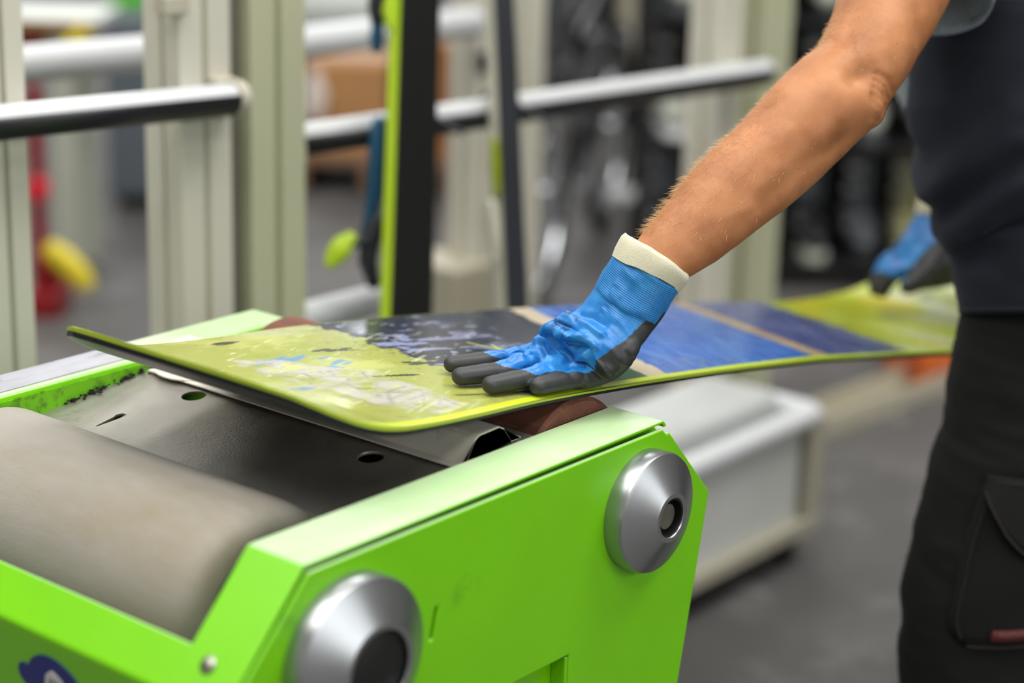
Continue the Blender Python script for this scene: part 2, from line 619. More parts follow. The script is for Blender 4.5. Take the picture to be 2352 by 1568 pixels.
MB().lathe([(0.001, 0), (0.013, 0.0), (0.013, 0.001), (0.001, 0.001)], SC + np.array((0.0, 0.040, 0)) + SD * 0.008, SNn, 20).build('sticker_tab', M['stickblue'], so)
# inside pan closes the view below the platen
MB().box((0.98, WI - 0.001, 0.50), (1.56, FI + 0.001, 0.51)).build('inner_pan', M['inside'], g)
# grey front roller, its rubber end and the brown drum
RC, RR = (1.098, 0.750), 0.0985
MB().lathe([(0.02, 0), (RR - 0.024, 0.0), (RR - 0.012, 0.003), (RR - 0.005, 0.010), (RR - 0.0015, 0.020), (RR, 0.034), (RR, 0.382), (RR - 0.004, 0.394), (0.02, 0.394)], (RC[0], WI + 0.048, RC[1]), (0, 1, 0), 96).build('roller', M['belt'], g, smooth=True)
MB().lathe([(0.03, 0), (RR - 0.028, 0.0), (RR - 0.028, 0.046), (0.03, 0.046)], (RC[0], WI + 0.002, RC[1]), (0, 1, 0), 48).build('roller_end', M['dark_rubber'], g, smooth=True)
DC, DR = (1.472, 0.787), 0.0812
MB().lathe([(0.02, 0), (DR - 0.004, 0.0), (DR, 0.004), (DR, 0.408), (DR - 0.004, 0.412), (0.02, 0.412)], (DC[0], WI + 0.006, DC[1]), (0, 1, 0), 96).build('abrasive_drum', M['drum'], g, smooth=True)
# platen: sloping steel sheet with two round holes and a keyhole slot
PL0, PZ0, PL1, PZ1 = 1.165, 0.8215, 1.405, 0.848
ps = (PZ1 - PZ0) / (PL1 - PL0)
ha, hb, hc = (1.2894, 1.4571, 0.8320), (1.2821, 1.2035, 0.8340), (1.2031, 1.4803, 0.8280)
kh = [(hc[0] - 0.020, hc[1] - 0.001), (hc[0] - 0.020, hc[1] + 0.001), (hc[0] + 0.004, hc[1] + 0.0035), (hc[0] + 0.010, hc[1] + 0.006), (hc[0] + 0.016, hc[1] + 0.004), (hc[0] + 0.016, hc[1] - 0.003), (hc[0] + 0.006, hc[1] - 0.004)]
pm = plate_with_holes([(PL0, WI + 0.001), (PL1, WI + 0.001), (PL1, FI - 0.001), (PL0, FI - 0.001)], [circle(ha, 0.0125, 0.0125), circle(hb, 0.0125, 0.0125), kh], 0.0, 0.003, axis=2)
q = get_co(pm)
q[:, 2] += PZ0 + (q[:, 0] - PL0) * ps - 0.003
set_co(pm, q)
link('platen', pm, M['plate'], g, bevel=0.0006)
# hat-section bracket across the platen, open at its near end
bp = [(1.302, 0.8395), (1.311, 0.8400), (1.325, 0.8615), (1.331, 0.8645), (1.359, 0.8655), (1.366, 0.862), (1.378, 0.847), (1.392, 0.8475)]
up = [(a, c + 0.0018) for a, c in bp]
MB().prism(bp + up[::-1], WI + 0.010, FI - 0.010).build('bracket', M['bracket'], g, bevel=0.0006)
MB().prism(circle(((1.3180, 1.5089, 0.8420)[0], (1.3180, 1.5089, 0.8420)[1]), 0.022, 0.034, 18), 0.841, 0.8425, axis=2).build('dust_flap', M['bracket'], g)
# felt-like grinding dust gathered in the far corner
random.seed(5)
d = MB()
for k in range(140):
    l = random.uniform(1.20, 1.41)
    z = PZ0 + (l - PL0) * ps
    w = FI - abs(random.gauss(0, 0.004)) - 0.001
    d.obox((l, w, z + random.uniform(0, 0.004)), (random.uniform(0.0006, 0.002), 0, 0), (0, random.uniform(0.0004, 0.0012), 0), (0, 0, random.uniform(0.0004, 0.0012)))
o = d.build('dust', M['inside'], g)
o['kind'] = 'stuff'


def hub(c, r, proj, hole, cap):
    """turned hub cover: cylinder skirt, cone, ring round a bore"""
    y = WO - 0.002
    hb_ = MB().lathe([(r, 0.0), (r, 0.017), (r - 0.0015, 0.020), (r - 0.004, 0.0215), (hole + 0.0065, proj), (hole + 0.005, proj + 0.001), (hole + 0.0006, proj + 0.001),
                      (hole, proj), (hole, proj - 0.014), (0.0005, proj - 0.014)], (c[0], y, c[1]), (0, -1, 0), 72)
    ho = hb_.build('hub_cover', M['alu'], g, smooth=True, angle=30)
    MB().lathe([(hole - 0.0002, 0), (hole - 0.0002, 0.0135), (hole - 0.0016, 0.0135), (hole - 0.0016, 0.0)], (c[0], y - proj + 0.0142, c[1]), (0, -1, 0), 40, closed=True).build('bore', M['black'], ho, smooth=True)
    if cap:
        MB().lathe([(hole - 0.0008, 0), (hole - 0.001, 0.010), (hole - 0.004, 0.012), (0.001, 0.0125)], (c[0], y - proj + 0.0135, c[1]), (0, -1, 0), 40).build('rubber_cap', M['black'], ho, smooth=True)
    else:
        MB().lathe([(0.0135, 0), (0.0135, 0.006), (0.0125, 0.0075), (0.001, 0.008)], (c[0], y - proj + 0.0125, c[1]), (0, -1, 0), 32).build('axle_bolt', M['bolt'], ho, smooth=True)
    return ho


hub((1.486, 0.770), 0.0605, 0.036, 0.0195, False)
hub((1.076, 0.757), 0.0735, 0.038, 0.034, True)
# base
MB().box((1.00, 1.06, 0.0), (1.12, 1.59, 0.125)).build('foot', M['dark_rubber'], g, bevel=0.004)
MB().box((1.38, 1.06, 0.0), (1.49, 1.59, 0.125)).build('foot', M['dark_rubber'], g, bevel=0.004)

# ================================================================ snowboard
BP = [(1.075, 0.977), (1.10, 0.957), (1.125, 0.942), (1.15, 0.928), (1.187, 0.911), (1.243, 0.901), (1.314, 0.893), (1.377, 0.888), (1.443, 0.881), (1.588, 0.862), (1.751, 0.838), (1.937, 0.808),
      (2.151, 0.768), (2.265, 0.746), (2.42, 0.716), (2.55, 0.700), (2.62, 0.703), (2.69, 0.722), (2.74, 0.748)]
_bl = np.array([p[0] for p in BP])
_bzv = np.array([p[1] for p in BP])


def bz(l):
    # smoothed profile of the top sheet
    l = np.asarray(l, float)
    acc = 0
    for d_ in (-0.03, -0.015, 0, 0.015, 0.03):
        acc = acc + np.interp(l + d_, _bl, _bzv)
    return acc / 5


# outline: near edge w0(l) and far edge w1(l)
NL, TL = 1.094, 2.735
NEAR = [(1.094, 1.27), (1.0955, 1.20), (1.100, 1.155), (1.108, 1.127), (1.122, 1.112), (1.145, 1.104), (1.187, 1.1), (1.26, 1.1005), (1.5, 1.1035), (1.95, 1.110), (2.3, 1.105), (2.55, 1.10), (2.63, 1.115), (2.70, 1.165), (2.728, 1.22), (2.735, 1.275)]
FAR = [(1.094, 1.28), (1.0955, 1.37), (1.100, 1.405), (1.112, 1.430), (1.135, 1.447), (1.18, 1.453), (1.25, 1.4535), (1.5, 1.449), (1.95, 1.443), (2.3, 1.448), (2.55, 1.452), (2.63, 1.437), (2.70, 1.385), (2.728, 1.335), (2.735, 1.285)]


def edge(tab, l):
    return np.interp(l, [p[0] for p in tab], [p[1] for p in tab])


ls = np.concatenate([NL + (np.linspace(0, 1, 26) ** 2) * 0.06, np.arange(1.1565, 1.80, 0.0016), np.arange(1.80, 2.63, 0.0035), TL - (np.linspace(1, 0, 26) ** 2) * 0.105])
nw = 150
ss = np.linspace(0, 1, nw)
W0, W1 = edge(NEAR, ls), edge(FAR, ls)
gl = np.repeat(ls, nw)
gw = (W0[:, None] + (W1 - W0)[:, None] * ss[None, :]).ravel()
gz = bz(gl)
TH = 0.0068
n_l = len(ls)


def board_paint(l, w, edge_d):
    p2 = np.stack([l, w], 1)
    P = np.stack([l, w, np.zeros_like(l)], 1)
    n1, n2, n3 = vnoise(P, 14, 1, 4), vnoise(P * (1, 2.2, 1), 45, 2, 4), vnoise(P, 160, 3, 3)
    streak = vnoise(np.stack([l * 14 + w * 26, l * 240 - w * 120, l * 0], 1), 1.0, 4, 3)
    u = l - 0.52 * (w - 1.1)
    C = lambda h: np.array(lin(h))
    col = np.tile(C('#999e4e'), (len(l), 1))

    def put(mask, h, a=1.0):
        m_ = (np.clip(mask, 0, 1) * a)[:, None]
        col[:] = col * (1 - m_) + C(h) * m_

    # nose field: yellow-green wash with pale scraped patches
    put(sstep(-0.1, 0.5, n1 + 0.4 * n2), '#b3b768', 0.8)
    put(sstep(0.15, 0.6, vnoise(P, 9, 9, 4) + 0.25 * n2), '#aeb08c', 0.75)
    put(sstep(0.25, 0.5, vnoise(P * (1, 1.6, 1), 22, 10, 3)), '#8f9a3a', 0.45)
    # dark angular flecks running with the diagonal
    fl = vnoise(np.stack([(l - 0.52 * w) * 16, (w + 0.45 * l) * 60, l * 0], 1), 1.0, 12, 2)
    near_bound = sstep(0.16, 0.0, np.abs(u - 1.33))
    put(sstep(0.50, 0.56, fl + 0.14 * near_bound - 0.06) * sstep(1.20, 1.25, u), '#2b2e22', 0.9)
    for cx, cy, rx, ry in ((1.4495, 1.2490) + (0.03, 0.006), (1.3861, 1.3456) + (0.02, 0.005), (1.3020, 1.4243) + (0.02, 0.007), (1.3697, 1.3527) + (0.016, 0.004), (1.4548, 1.3495) + (0.03, 0.005)):
        a = (l - cx) + 0.35 * (w - cy)
        put(sstep(1.0, 0.75, np.sqrt((a / rx) ** 2 + ((w - cy) / ry) ** 2) + 0.5 * n2), '#33362c', 0.95)
    # blue smears
    for cx, cy, rx, ry in ((1.3064, 1.3438) + (0.040, 0.010), (1.3492, 1.3109) + (0.017, 0.013), (1.3267, 1.2949) + (0.008, 0.006), (1.3424, 1.3300) + (0.012, 0.004), (1.2352, 1.2463) + (0.012, 0.007)):
        d_ = np.sqrt(((l - cx) / rx) ** 2 + ((w - cy) / ry) ** 2)
        put(sstep(1.0, 0.5, d_ + 0.9 * vnoise(np.stack([l * 40 + w * 30, (w - 0.3 * l) * 170, l * 0], 1), 1.0, 61, 3) + 0.3 * n3), '#4384c0', 0.8)
    # pale brushed lettering band, worn past reading
    band = [(1.2518, 1.3667), (1.2989, 1.3434), (1.3288, 1.3016), (1.3488, 1.2682), (1.3446, 1.2017), (1.3303, 1.1268), (1.2910, 1.1113), (1.2631, 1.1390), (1.2583, 1.1774), (1.2583, 1.2326), (1.2470, 1.2899)]
    blob = vnoise(P * (1, 1.5, 1), 34, 21, 2)
    # soft-edged: several jittered copies of the outline add up to a worn border
    bd = sum(in_poly(p2 + np.stack([n2 * 0.010 + a_ * n3, n1 * 0.010 + 0.7 * a_ * n3], 1), band).astype(float) for a_ in (0.0, 0.008, -0.008, 0.014, -0.014)) / 5
    put(bd * sstep(-0.55, 0.1, blob + 0.6 * n2), '#b4b1aa', 0.85)
    put(bd * sstep(0.10, 0.0, np.abs(blob + 0.12)) * sstep(-0.4, 0.2, n2), '#8d8590', 0.55)
    put(bd * sstep(0.35, 0.5, blob - 0.3 * n2), '#c3c94a', 0.55)
    for pl, wd_ in ((((1.2444, 1.3106), (1.2583, 1.2957), (1.2646, 1.2730)), 0.004), (((1.2826, 1.2911), (1.2766, 1.2746), (1.2528, 1.2543), (1.2646, 1.2387)), 0.0045), (((1.2527, 1.2355), (1.2886, 1.2451), (1.2871, 1.2211)), 0.004),
                    (((1.3164, 1.2895), (1.3378, 1.2693), (1.3246, 1.2482), (1.3029, 1.2532)), 0.003), (((1.2546, 1.2067), (1.2522, 1.1717), (1.2730, 1.1694), (1.2944, 1.1947)), 0.005),
                    (((1.2907, 1.1967), (1.3173, 1.2047), (1.3303, 1.2055)), 0.004), (((1.2855, 1.1809), (1.3323, 1.1908), (1.3273, 1.1752), (1.2966, 1.1694)), 0.0035), (((1.3326, 1.1773), (1.3267, 1.1477), (1.3211, 1.1295)), 0.0045),
                    (((1.2779, 1.1577), (1.2777, 1.1310), (1.2974, 1.1326)), 0.0035), (((1.2437, 1.1853), (1.2408, 1.2043), (1.2608, 1.2126)), 0.004)):
        d_ = seg_dist(p2, list(pl))
        put(sstep(wd_, wd_ * 0.1, d_ + 0.003 * n2) * sstep(-0.5, 0.1, n3 + n2), '#80727f', 0.5)
    # dark navy field with broken pale scratches
    bnd = 1.355 + 0.025 * n1 + 0.020 * n2 - 0.42 * (w - 1.26)
    put(sstep(-0.003, 0.003, u - bnd), '#23283a')
    navy = sstep(0.0, 0.01, u - bnd)
    put(navy * sstep(0.05, 0.5, n1), '#34332f', 0.8)
    sc = vnoise(np.stack([(l - 0.52 * w) * 24, (w + 0.2 * l) * 70, l * 0], 1), 1.0, 31, 3)
    put(navy * sstep(0.10, 0.14, sc) * sstep(1.50, 1.36, u + 0.05 * n1) * sstep(1.42, 1.36, w), '#8d93b8', 0.9)
    put(navy * sstep(0.42, 0.5, n2) * sstep(1.56, 1.44, u), '#aab0cc', 0.7)
    put(navy * sstep(0.35, 0.45, streak) * sstep(1.45, 1.52, u), '#5b5d5c', 0.55)
    yx = [((1.5465, 1.3118), (1.5482, 1.2860), (1.5657, 1.2587)), ((1.5624, 1.2919), (1.5517, 1.2710))]
    for pl in yx:
        put(sstep(0.0022, 0.001, seg_dist(p2, list(pl))), '#c7cf3a', 0.9)
    put(navy * sstep(1.20, 1.155, w) * sstep(1.44, 1.5, u), '#2b5a38', 0.9)
    # beige, blue, beige, violet, yellow
    put(sstep(1.592, 1.596, u + 0.004 * n2), '#c6b89f')
    put(sstep(1.630, 1.634, u + 0.006 * n2), '#1c5cb4')
    blue = sstep(1.63, 1.64, u)
    put(blue * sstep(-0.1, 0.6, streak), '#4f86cb', 0.7)
    put(blue * sstep(0.2, 0.7, -streak + 0.4 * n1), '#2a4c9a', 0.7)
    put(blue * sstep(1.28, 1.42, w) * sstep(0.0, 0.5, streak), '#9aaedb', 0.75)
    put(sstep(1.932, 1.936, u + 0.004 * n2), '#b29a78')
    put(sstep(1.966, 1.970, u + 0.004 * n2), '#3f4a86')
    vio = sstep(1.966, 1.976, u)
    put(vio * sstep(-0.2, 0.5, streak), '#7d86b2', 0.75)
    put(vio * sstep(0.35, 0.6, n1), '#3c4272', 0.6)
    put(sstep(2.160, 2.172, u + 0.02 * n2), '#b3c020')
    yel = sstep(2.165, 2.18, u)
    put(yel * sstep(0.0, 0.5, n1), '#cdbf10', 0.85)
    put(yel * sstep(0.15, 0.5, vnoise(P, 11, 41, 3)), '#c2c8a4', 0.85)
    put(yel * sstep(0.45, 0.6, vnoise(P, 16, 44, 3)), '#3d5a26', 0.8)
    # scuffs, spray speckle and fine scratches over the whole print
    put(sstep(0.35, 0.75, n3 + 0.5 * n2) * sstep(-0.2, 0.3, n1), '#8f9468', 0.5)
    put(sstep(0.3, 0.6, vnoise(P, 260, 51, 2)) * sstep(0.10, 0.0, np.abs(u - bnd)), '#4a4d38', 0.6)
    put(sstep(0.45, 0.6, vnoise(np.stack([l * 30 + w * 20, (w * 0.9 - l * 0.35) * 300, l * 0], 1), 1.0, 52, 3)) * sstep(1.5, 1.3, u), '#d9dcc0', 0.5)
    put(sstep(0.5, 0.62, vnoise(np.stack([l * 34 - w * 8, (w + l * 0.25) * 260, l * 0], 1), 1.0, 53, 3)) * sstep(1.36, 1.2, u), '#7d8048', 0.6)
    # lime border along the rim
    put(sstep(0.0130, 0.0114, edge_d) * sstep(0.55, 0.45, (w - 1.1) / 0.35 - 2.0 * sstep(1.2, 1.1, l)), '#c3dc1e')
    put(sstep(0.0034, 0.0024, edge_d), '#aebf2a')
    put(sstep(0.0012, 0.0006, edge_d), '#3a3b30')
    return col


ed = np.minimum(gw - np.repeat(W0, nw), np.repeat(W1, nw) - gw)
ed = np.minimum(ed, np.minimum(gl - NL + 0.0005, TL - gl + 0.0005) * 1.2 + 0.0)
cols = board_paint(gl, gw, ed)
nv = len(gl)
rim = np.clip(1 - ed / 0.004, 0, 1)
top = np.stack([gl, gw, gz - 0.0012 * rim ** 2], 1)
bot = np.stack([gl, gw, gz - TH - 0.0042 * sstep(1.30, 1.15, gl) + 0.0008 * rim], 1)
idx = np.arange(nv).reshape(n_l, nw)
a, b_, c_, d_ = idx[:-1, :-1].ravel(), idx[1:, :-1].ravel(), idx[1:, 1:].ravel(), idx[:-1, 1:].ravel()
F_top = np.stack([a, b_, c_, d_], 1)
me = bpy.data.meshes.new('top_sheet')
me.from_pydata(top.tolist(), [], F_top.tolist())
set_col(me, 'print', cols)
m = mat('board_topsheet', '#ffffff', 0.2, spec=0.42, coat=0.12)
nt = m.node_tree
at_ = nt.nodes.new('ShaderNodeAttribute')
at_.attribute_name = 'print'
nt.links.new(at_.outputs['Color'], nt.nodes['Principled BSDF'].inputs['Base Color'])
nz = nt.nodes.new('ShaderNodeTexNoise')
nz.inputs['Scale'].default_value = 6
nz.inputs['Detail'].default_value = 5
tcn = nt.nodes.new('ShaderNodeTexCoord')
nt.links.new(tcn.outputs['Object'], nz.inputs['Vector'])
mr = nt.nodes.new('ShaderNodeMapRange')
mr.inputs[1].default_value, mr.inputs[2].default_value, mr.inputs[3].default_value, mr.inputs[4].default_value = 0.3, 0.7, 0.13, 0.34
nt.links.new(nz.outputs[0], mr.inputs[0])
nt.links.new(mr.outputs[0], nt.nodes['Principled BSDF'].inputs['Roughness'])
M['board'] = m
board = thing('snowboard', (1.9, 1.27, 0.80), 'yellow and blue snowboard lying across the green grinder', 'snowboard')
for p in me.polygons:
    p.use_smooth = True
link('top_sheet', me, m, board)
mb = bpy.data.meshes.new('base')
mb.from_pydata(bot.tolist(), [], F_top[:, ::-1].tolist())
for p in mb.polygons:
    p.use_smooth = True
M['board_base'] = mat('board_base', '#2c302c', 0.35, vary=0.1, vscale=5)
link('base', mb, M['board_base'], board)
ring = list(idx[:, 0]) + list(idx[-1, 1:]) + list(idx[-2::-1, -1]) + list(idx[0, -2:0:-1])
rt, rbm = top[ring], bot[ring]
mid = 0.6 * rt + 0.4 * rbm
k = len(ring)
fs = [(i, (i + 1) % k, k + (i + 1) % k, k + i) for i in range(k)] + [(k + i, k + (i + 1) % k, 2 * k + (i + 1) % k, 2 * k + i) for i in range(k)]
me2 = bpy.data.meshes.new('sidewall')
me2.from_pydata(np.concatenate([rt, mid, rbm]).tolist(), [], fs)
M['sidewall'] = mat('board_sidewall', '#9fb42a', 0.4)
me2.materials.append(M['sidewall'])
me2.materials.append(mat('board_steel_edge', '#2a2d30', 0.35, metal=0.6))
for i, p in enumerate(me2.polygons):
    p.material_index = 0 if i < k else 1
link('sidewall', me2, None, board)

# ================================================================ person
DEPTH = (0.745, 0.603, -0.284)
RT = np.array((0.6351, -0.7719, 0.0271))
person = thing('person', (2.45, 1.15, 0.0), 'person in grey t-shirt and dark work trousers pressing the snowboard with gloved hands', 'person')

# --- skin body: both arms, torso, neck and head in one surface
mb = MB()
arm = [(1.5335, 1.0835, 0.9825), (1.5440, 1.0761, 0.9942), (1.5561, 1.0732, 1.0022), (1.5912, 1.0643, 1.0227), (1.6333, 1.0578, 1.0487), (1.6752, 1.0496, 1.0708), (1.7162, 1.0427, 1.0934), (1.7530, 1.0345, 1.1198), (1.7875, 1.0271, 1.1420), (1.8161, 1.0247, 1.1590), (1.8426, 1.0262, 1.1789),
       (1.8714, 1.0329, 1.1983), (1.9004, 1.0389, 1.2168), (1.9513, 1.0503, 1.2514), (1.9923, 1.0515, 1.2909), (2.0438, 1.0573, 1.3329)]
wpx = [120, 132, 146, 177, 203, 214, 221, 227, 224, 204, 212, 222, 235, 245, 260, 270]
dep = [1.935, 1.935, 1.94, 1.955, 1.975, 1.995, 2.015, 2.03, 2.045, 2.06, 2.075, 2.095, 2.115, 2.15, 2.19, 2.23]
rw = [w / 2 * d / 4573 for w, d in zip(wpx, dep)]
rd = [r * f for r, f in zip(rw, (0.7, 0.7, 0.72, 0.76, 0.84, 0.88, 0.9, 0.92, 0.95, 0.98, 0.95, 0.95, 0.95, 0.95, 1, 1))]
mb.loft(arm, rd, rw, ref=DEPTH, n=40, dome=True)
LSH = np.array((2.0856, 1.0593, 1.3764))
FACE = np.array((-0.635, 0.772, 0.0))
# olecranon and the outer elbow condyle
mb.loft([(1.7833, 1.0029, 1.1146), (1.8080, 1.0016, 1.1240), (1.8244, 1.0039, 1.1367), (1.8404, 1.0082, 1.1526)], [0.014, 0.0175, 0.0165, 0.012], ref=DEPTH, n=20, dome=True)
RSH = LSH + np.array((0.32, 0.25, 0.0))
HIP = np.array((2.43, 1.12, 1.04))
CH = 0.5 * (LSH + RSH) - FACE * 0.03 + np.array((0, 0, -0.06))
tor = [HIP, HIP * 0.66 + CH * 0.34, HIP * 0.33 + CH * 0.67, CH, CH + (CH - HIP) * 0.16]
mb.loft(tor, [0.165, 0.155, 0.17, 0.175, 0.10], [0.115, 0.11, 0.125, 0.12, 0.07], ref=(RSH - LSH), n=28, dome=True)
mb.loft([LSH, CH + (CH - HIP) * 0.1, RSH], [0.062, 0.075, 0.062], n=20, dome=True)
rarm = [RSH, RSH * 0.6 + np.array((2.8517, 1.2854, 1.1207)) * 0.4, np.array((2.8517, 1.2854, 1.1207)), np.array((2.7144, 1.2841, 1.0041)), np.array((2.5805, 1.2815, 0.8935)), np.array((2.5553, 1.2828, 0.8652))]
mb.loft(rarm, [0.06, 0.05, 0.046, 0.043, 0.034, 0.028], n=20, dome=True)
nk = CH + unit(CH - HIP) * 0.20
HD = nk + FACE * 0.10 + np.array((0, 0, 0.10))
mb.loft([CH + unit(CH - HIP) * 0.12, nk, HD - FACE * 0.03 + np.array((0, 0, -0.04))], [0.065, 0.058, 0.06], n=20, dome=True)
fwd = FACE * 0.78 + np.array((0, 0, -0.62))      # looks down at the board
hup = FACE * 0.62 + np.array((0, 0, 0.78))
side = np.cross(fwd, hup)
hd = [HD - hup * 0.10, HD - hup * 0.06, HD, HD + hup * 0.06, HD + hup * 0.105]
mb.loft([p + fwd * f for p, f in zip(hd, (0.03, 0.015, 0.0, -0.005, -0.005))], [0.035, 0.066, 0.086, 0.088, 0.055], [0.04, 0.058, 0.072, 0.076, 0.05], ref=fwd, n=24, dome=True)
mb.loft([HD + fwd * 0.085 + hup * 0.02, HD + fwd * 0.100 - hup * 0.01, HD + fwd * 0.108 - hup * 0.028], [0.008, 0.011, 0.013], n=12, dome=True)
for s_ in (-1, 1):
    mb.loft([HD + side * s_ * 0.072 + hup * 0.025, HD + side * s_ * 0.08, HD + side * s_ * 0.073 - hup * 0.03], [0.012, 0.016, 0.010], [0.007, 0.009, 0.006], ref=fwd, n=12, dome=True)
    mb.loft([HD + fwd * 0.076 + side * s_ * 0.015 + hup * 0.028, HD + fwd * 0.074 + side * s_ * 0.05 + hup * 0.026], [0.009, 0.008], n=10, dome=True)
body = fused(mb, 0.0024, 9)
co, no = get_co(body), get_no(body)
off = np.zeros(len(co))
for p, s_, a_ in (((1.7723, 0.9948, 1.1636), 0.012, -0.0050), ((1.7744, 0.9888, 1.1562), 0.009, -0.0030), ((1.7891, 0.9771, 1.1277), 0.011, 0.0032), ((1.7422, 0.9973, 1.1534), 0.016, 0.0016), ((1.7367, 1.0372, 1.1886), 0.03, 0.003),
                  ((1.7399, 0.9768, 1.1037), 0.02, -0.002), ((1.7066, 0.9996, 1.1353), 0.028, 0.0022)):
    off += a_ * np.exp(-((co - np.array(p)) ** 2).sum(1) / (2 * s_ * s_))


def groove3(path, s_, a_):
    d_ = np.full(len(co), 9.0)
    for p, q in zip(path[:-1], path[1:]):
        p, q = np.array(p), np.array(q)
        t = np.clip(((co - p) @ (q - p)) / ((q - p) @ (q - p)), 0, 1)
        d_ = np.minimum(d_, np.linalg.norm(co - p - t[:, None] * (q - p), axis=1))
    return a_ * np.exp(-d_ ** 2 / (2 * s_ * s_))


off += groove3([(1.5665, 1.0431, 1.0360), (1.5830, 1.0345, 1.0434), (1.6012, 1.0216, 1.0461), (1.6215, 1.0150, 1.0501)], 0.0042, 0.0018)      # vein over the wrist
off += groove3([(1.5280, 1.0481, 1.0159), (1.5443, 1.0397, 1.0232)], 0.005, 0.0016)
off += groove3([(1.6386, 1.0110, 1.0515), (1.6875, 0.9988, 1.0834), (1.7472, 0.9864, 1.1080)], 0.009, -0.0028)                              # furrow along the ulna
off += groove3([(1.6244, 1.0357, 1.1018), (1.6762, 1.0210, 1.1361), (1.7242, 1.0074, 1.1628)], 0.012, 0.0016)
VD = unit(DEPTH)
facing = sstep(0.1, -0.25, no @ VD)


def crease(path, s_, a_):
    # distance measured along the skin as seen from the outer side of the arm
    e1 = unit(np.cross(VD, (0, 0, 1.0)))
    e2 = np.cross(e1, VD)
    pp = [((np.array(p)) @ e1, (np.array(p)) @ e2) for p in path]
    near = np.linalg.norm(co - np.array(path[len(path) // 2]), axis=1) < 0.09
    d_ = np.full(len(co), 9.0)
    q2 = np.stack([co[near] @ e1, co[near] @ e2], 1)
    d_[near] = seg_dist(q2, pp)
    return a_ * np.exp(-d_ ** 2 / (2 * s_ * s_)) * facing


for pth in ([(1.7962, 0.9920, 1.1428), (1.8000, 0.9852, 1.1383), (1.8007, 0.9809, 1.1312), (1.7976, 0.9803, 1.1217)], [(1.7959, 0.9887, 1.1352), (1.7969, 0.9847, 1.1293), (1.7946, 0.9836, 1.1208)],
            [(1.7997, 0.9911, 1.1501), (1.8035, 0.9837, 1.1443), (1.8037, 0.9796, 1.1363)], [(1.8023, 0.9912, 1.1574), (1.8071, 0.9823, 1.1508), (1.8074, 0.9783, 1.1432)], [(1.8045, 0.9922, 1.1650), (1.8104, 0.9818, 1.1586), (1.8122, 0.9761, 1.1510)],
            [(1.7944, 0.9921, 1.1385), (1.7939, 0.9891, 1.1309), (1.7914, 0.9879, 1.1215)]):
    off += crease(pth, 0.0024, -0.0024)
off += crease([(1.7766, 1.0068, 1.1582), (1.7853, 0.9994, 1.1653), (1.7936, 0.9909, 1.1690)], 0.008, -0.0040)
off += crease([(1.7982, 0.9847, 1.1327), (1.7968, 0.9821, 1.1234)], 0.0045, 0.0026)
off += crease([(1.7778, 1.0000, 1.1469), (1.7463, 0.9978, 1.1300), (1.7107, 1.0002, 1.1121)], 0.012, 0.0020)
off += 0.0006 * vnoise(co, 60, 7, 2)
set_co(body, co + no * off[:, None])
body_o = link('body', body, None, person)
sk = mat('skin', '#c98a5c', 0.5, spec=0.3, sss=0.12)
nt = sk.node_tree
N, L = nt.nodes, nt.links
bs = N['Principled BSDF']
tc = N.new('ShaderNodeTexCoord')
n1 = N.new('ShaderNodeTexNoise')
n1.inputs['Scale'].default_value = 22
n1.inputs['Detail'].default_value = 6
L.new(tc.outputs['Object'], n1.inputs['Vector'])
cr = N.new('ShaderNodeValToRGB')
cr.color_ramp.elements[0].position, cr.color_ramp.elements[1].position = 0.32, 0.68
cr.color_ramp.elements[0].color = (*lin('#98613a'), 1)
cr.color_ramp.elements[1].color = (*lin('#b57b51'), 1)
L.new(n1.outputs[0], cr.inputs[0])
vo = N.new('ShaderNodeTexVoronoi')
vo.inputs['Scale'].default_value = 48
vo.inputs['Randomness'].default_value = 1
L.new(tc.outputs['Object'], vo.inputs['Vector'])
wn = N.new('ShaderNodeSeparateColor')
L.new(vo.outputs['Color'], wn.inputs[0])
sz = N.new('ShaderNodeMapRange')
sz.inputs[1].default_value, sz.inputs[2].default_value, sz.inputs[3].default_value, sz.inputs[4].default_value = 0.55, 1.0, 0.0, 0.085
L.new(wn.outputs[0], sz.inputs[0])
lt = N.new('ShaderNodeMath')
lt.operation = 'LESS_THAN'
L.new(vo.outputs['Distance'], lt.inputs[0])
L.new(sz.outputs[0], lt.inputs[1])
mx = N.new('ShaderNodeMix')
mx.data_type = 'RGBA'
mf = N.new('ShaderNodeMath')
mf.operation = 'MULTIPLY'
mf.inputs[1].default_value = 0.75
L.new(lt.outputs[0], mf.inputs[0])
L.new(mf.outputs[0], mx.inputs[0])
L.new(cr.outputs[0], mx.inputs[6])
mx.inputs[7].default_value = (*lin('#7a3f24'), 1)
L.new(mx.outputs[2], bs.inputs['Base Color'])
n2 = N.new('ShaderNodeTexVoronoi')
n2.inputs['Scale'].default_value = 750
L.new(tc.outputs['Object'], n2.inputs['Vector'])
bp_ = N.new('ShaderNodeBump')
bp_.inputs['Strength'].default_value = 0.22
bp_.inputs['Distance'].default_value = 0.0006
L.new(n2.outputs[0], bp_.inputs['Height'])
L.new(bp_.outputs[0], bs.inputs['Normal'])
body.materials.clear()
body.materials.append(sk)
for s_ in (-1, 1):
    e = MB().lathe([(0.0005, -0.011), (0.008, -0.008), (0.0115, 0), (0.008, 0.008), (0.0005, 0.011)], HD + fwd * 0.076 + side * s_ * 0.031 + hup * 0.008, fwd, 16).build('eye', M['eye'], person, smooth=True)
    MB().lathe([(0.0055, 0), (0.005, 0.0012), (0.0005, 0.0016)], HD + fwd * 0.0865 + side * s_ * 0.031 + hup * 0.008, fwd, 14).build('iris', M['iris'], e, smooth=True)
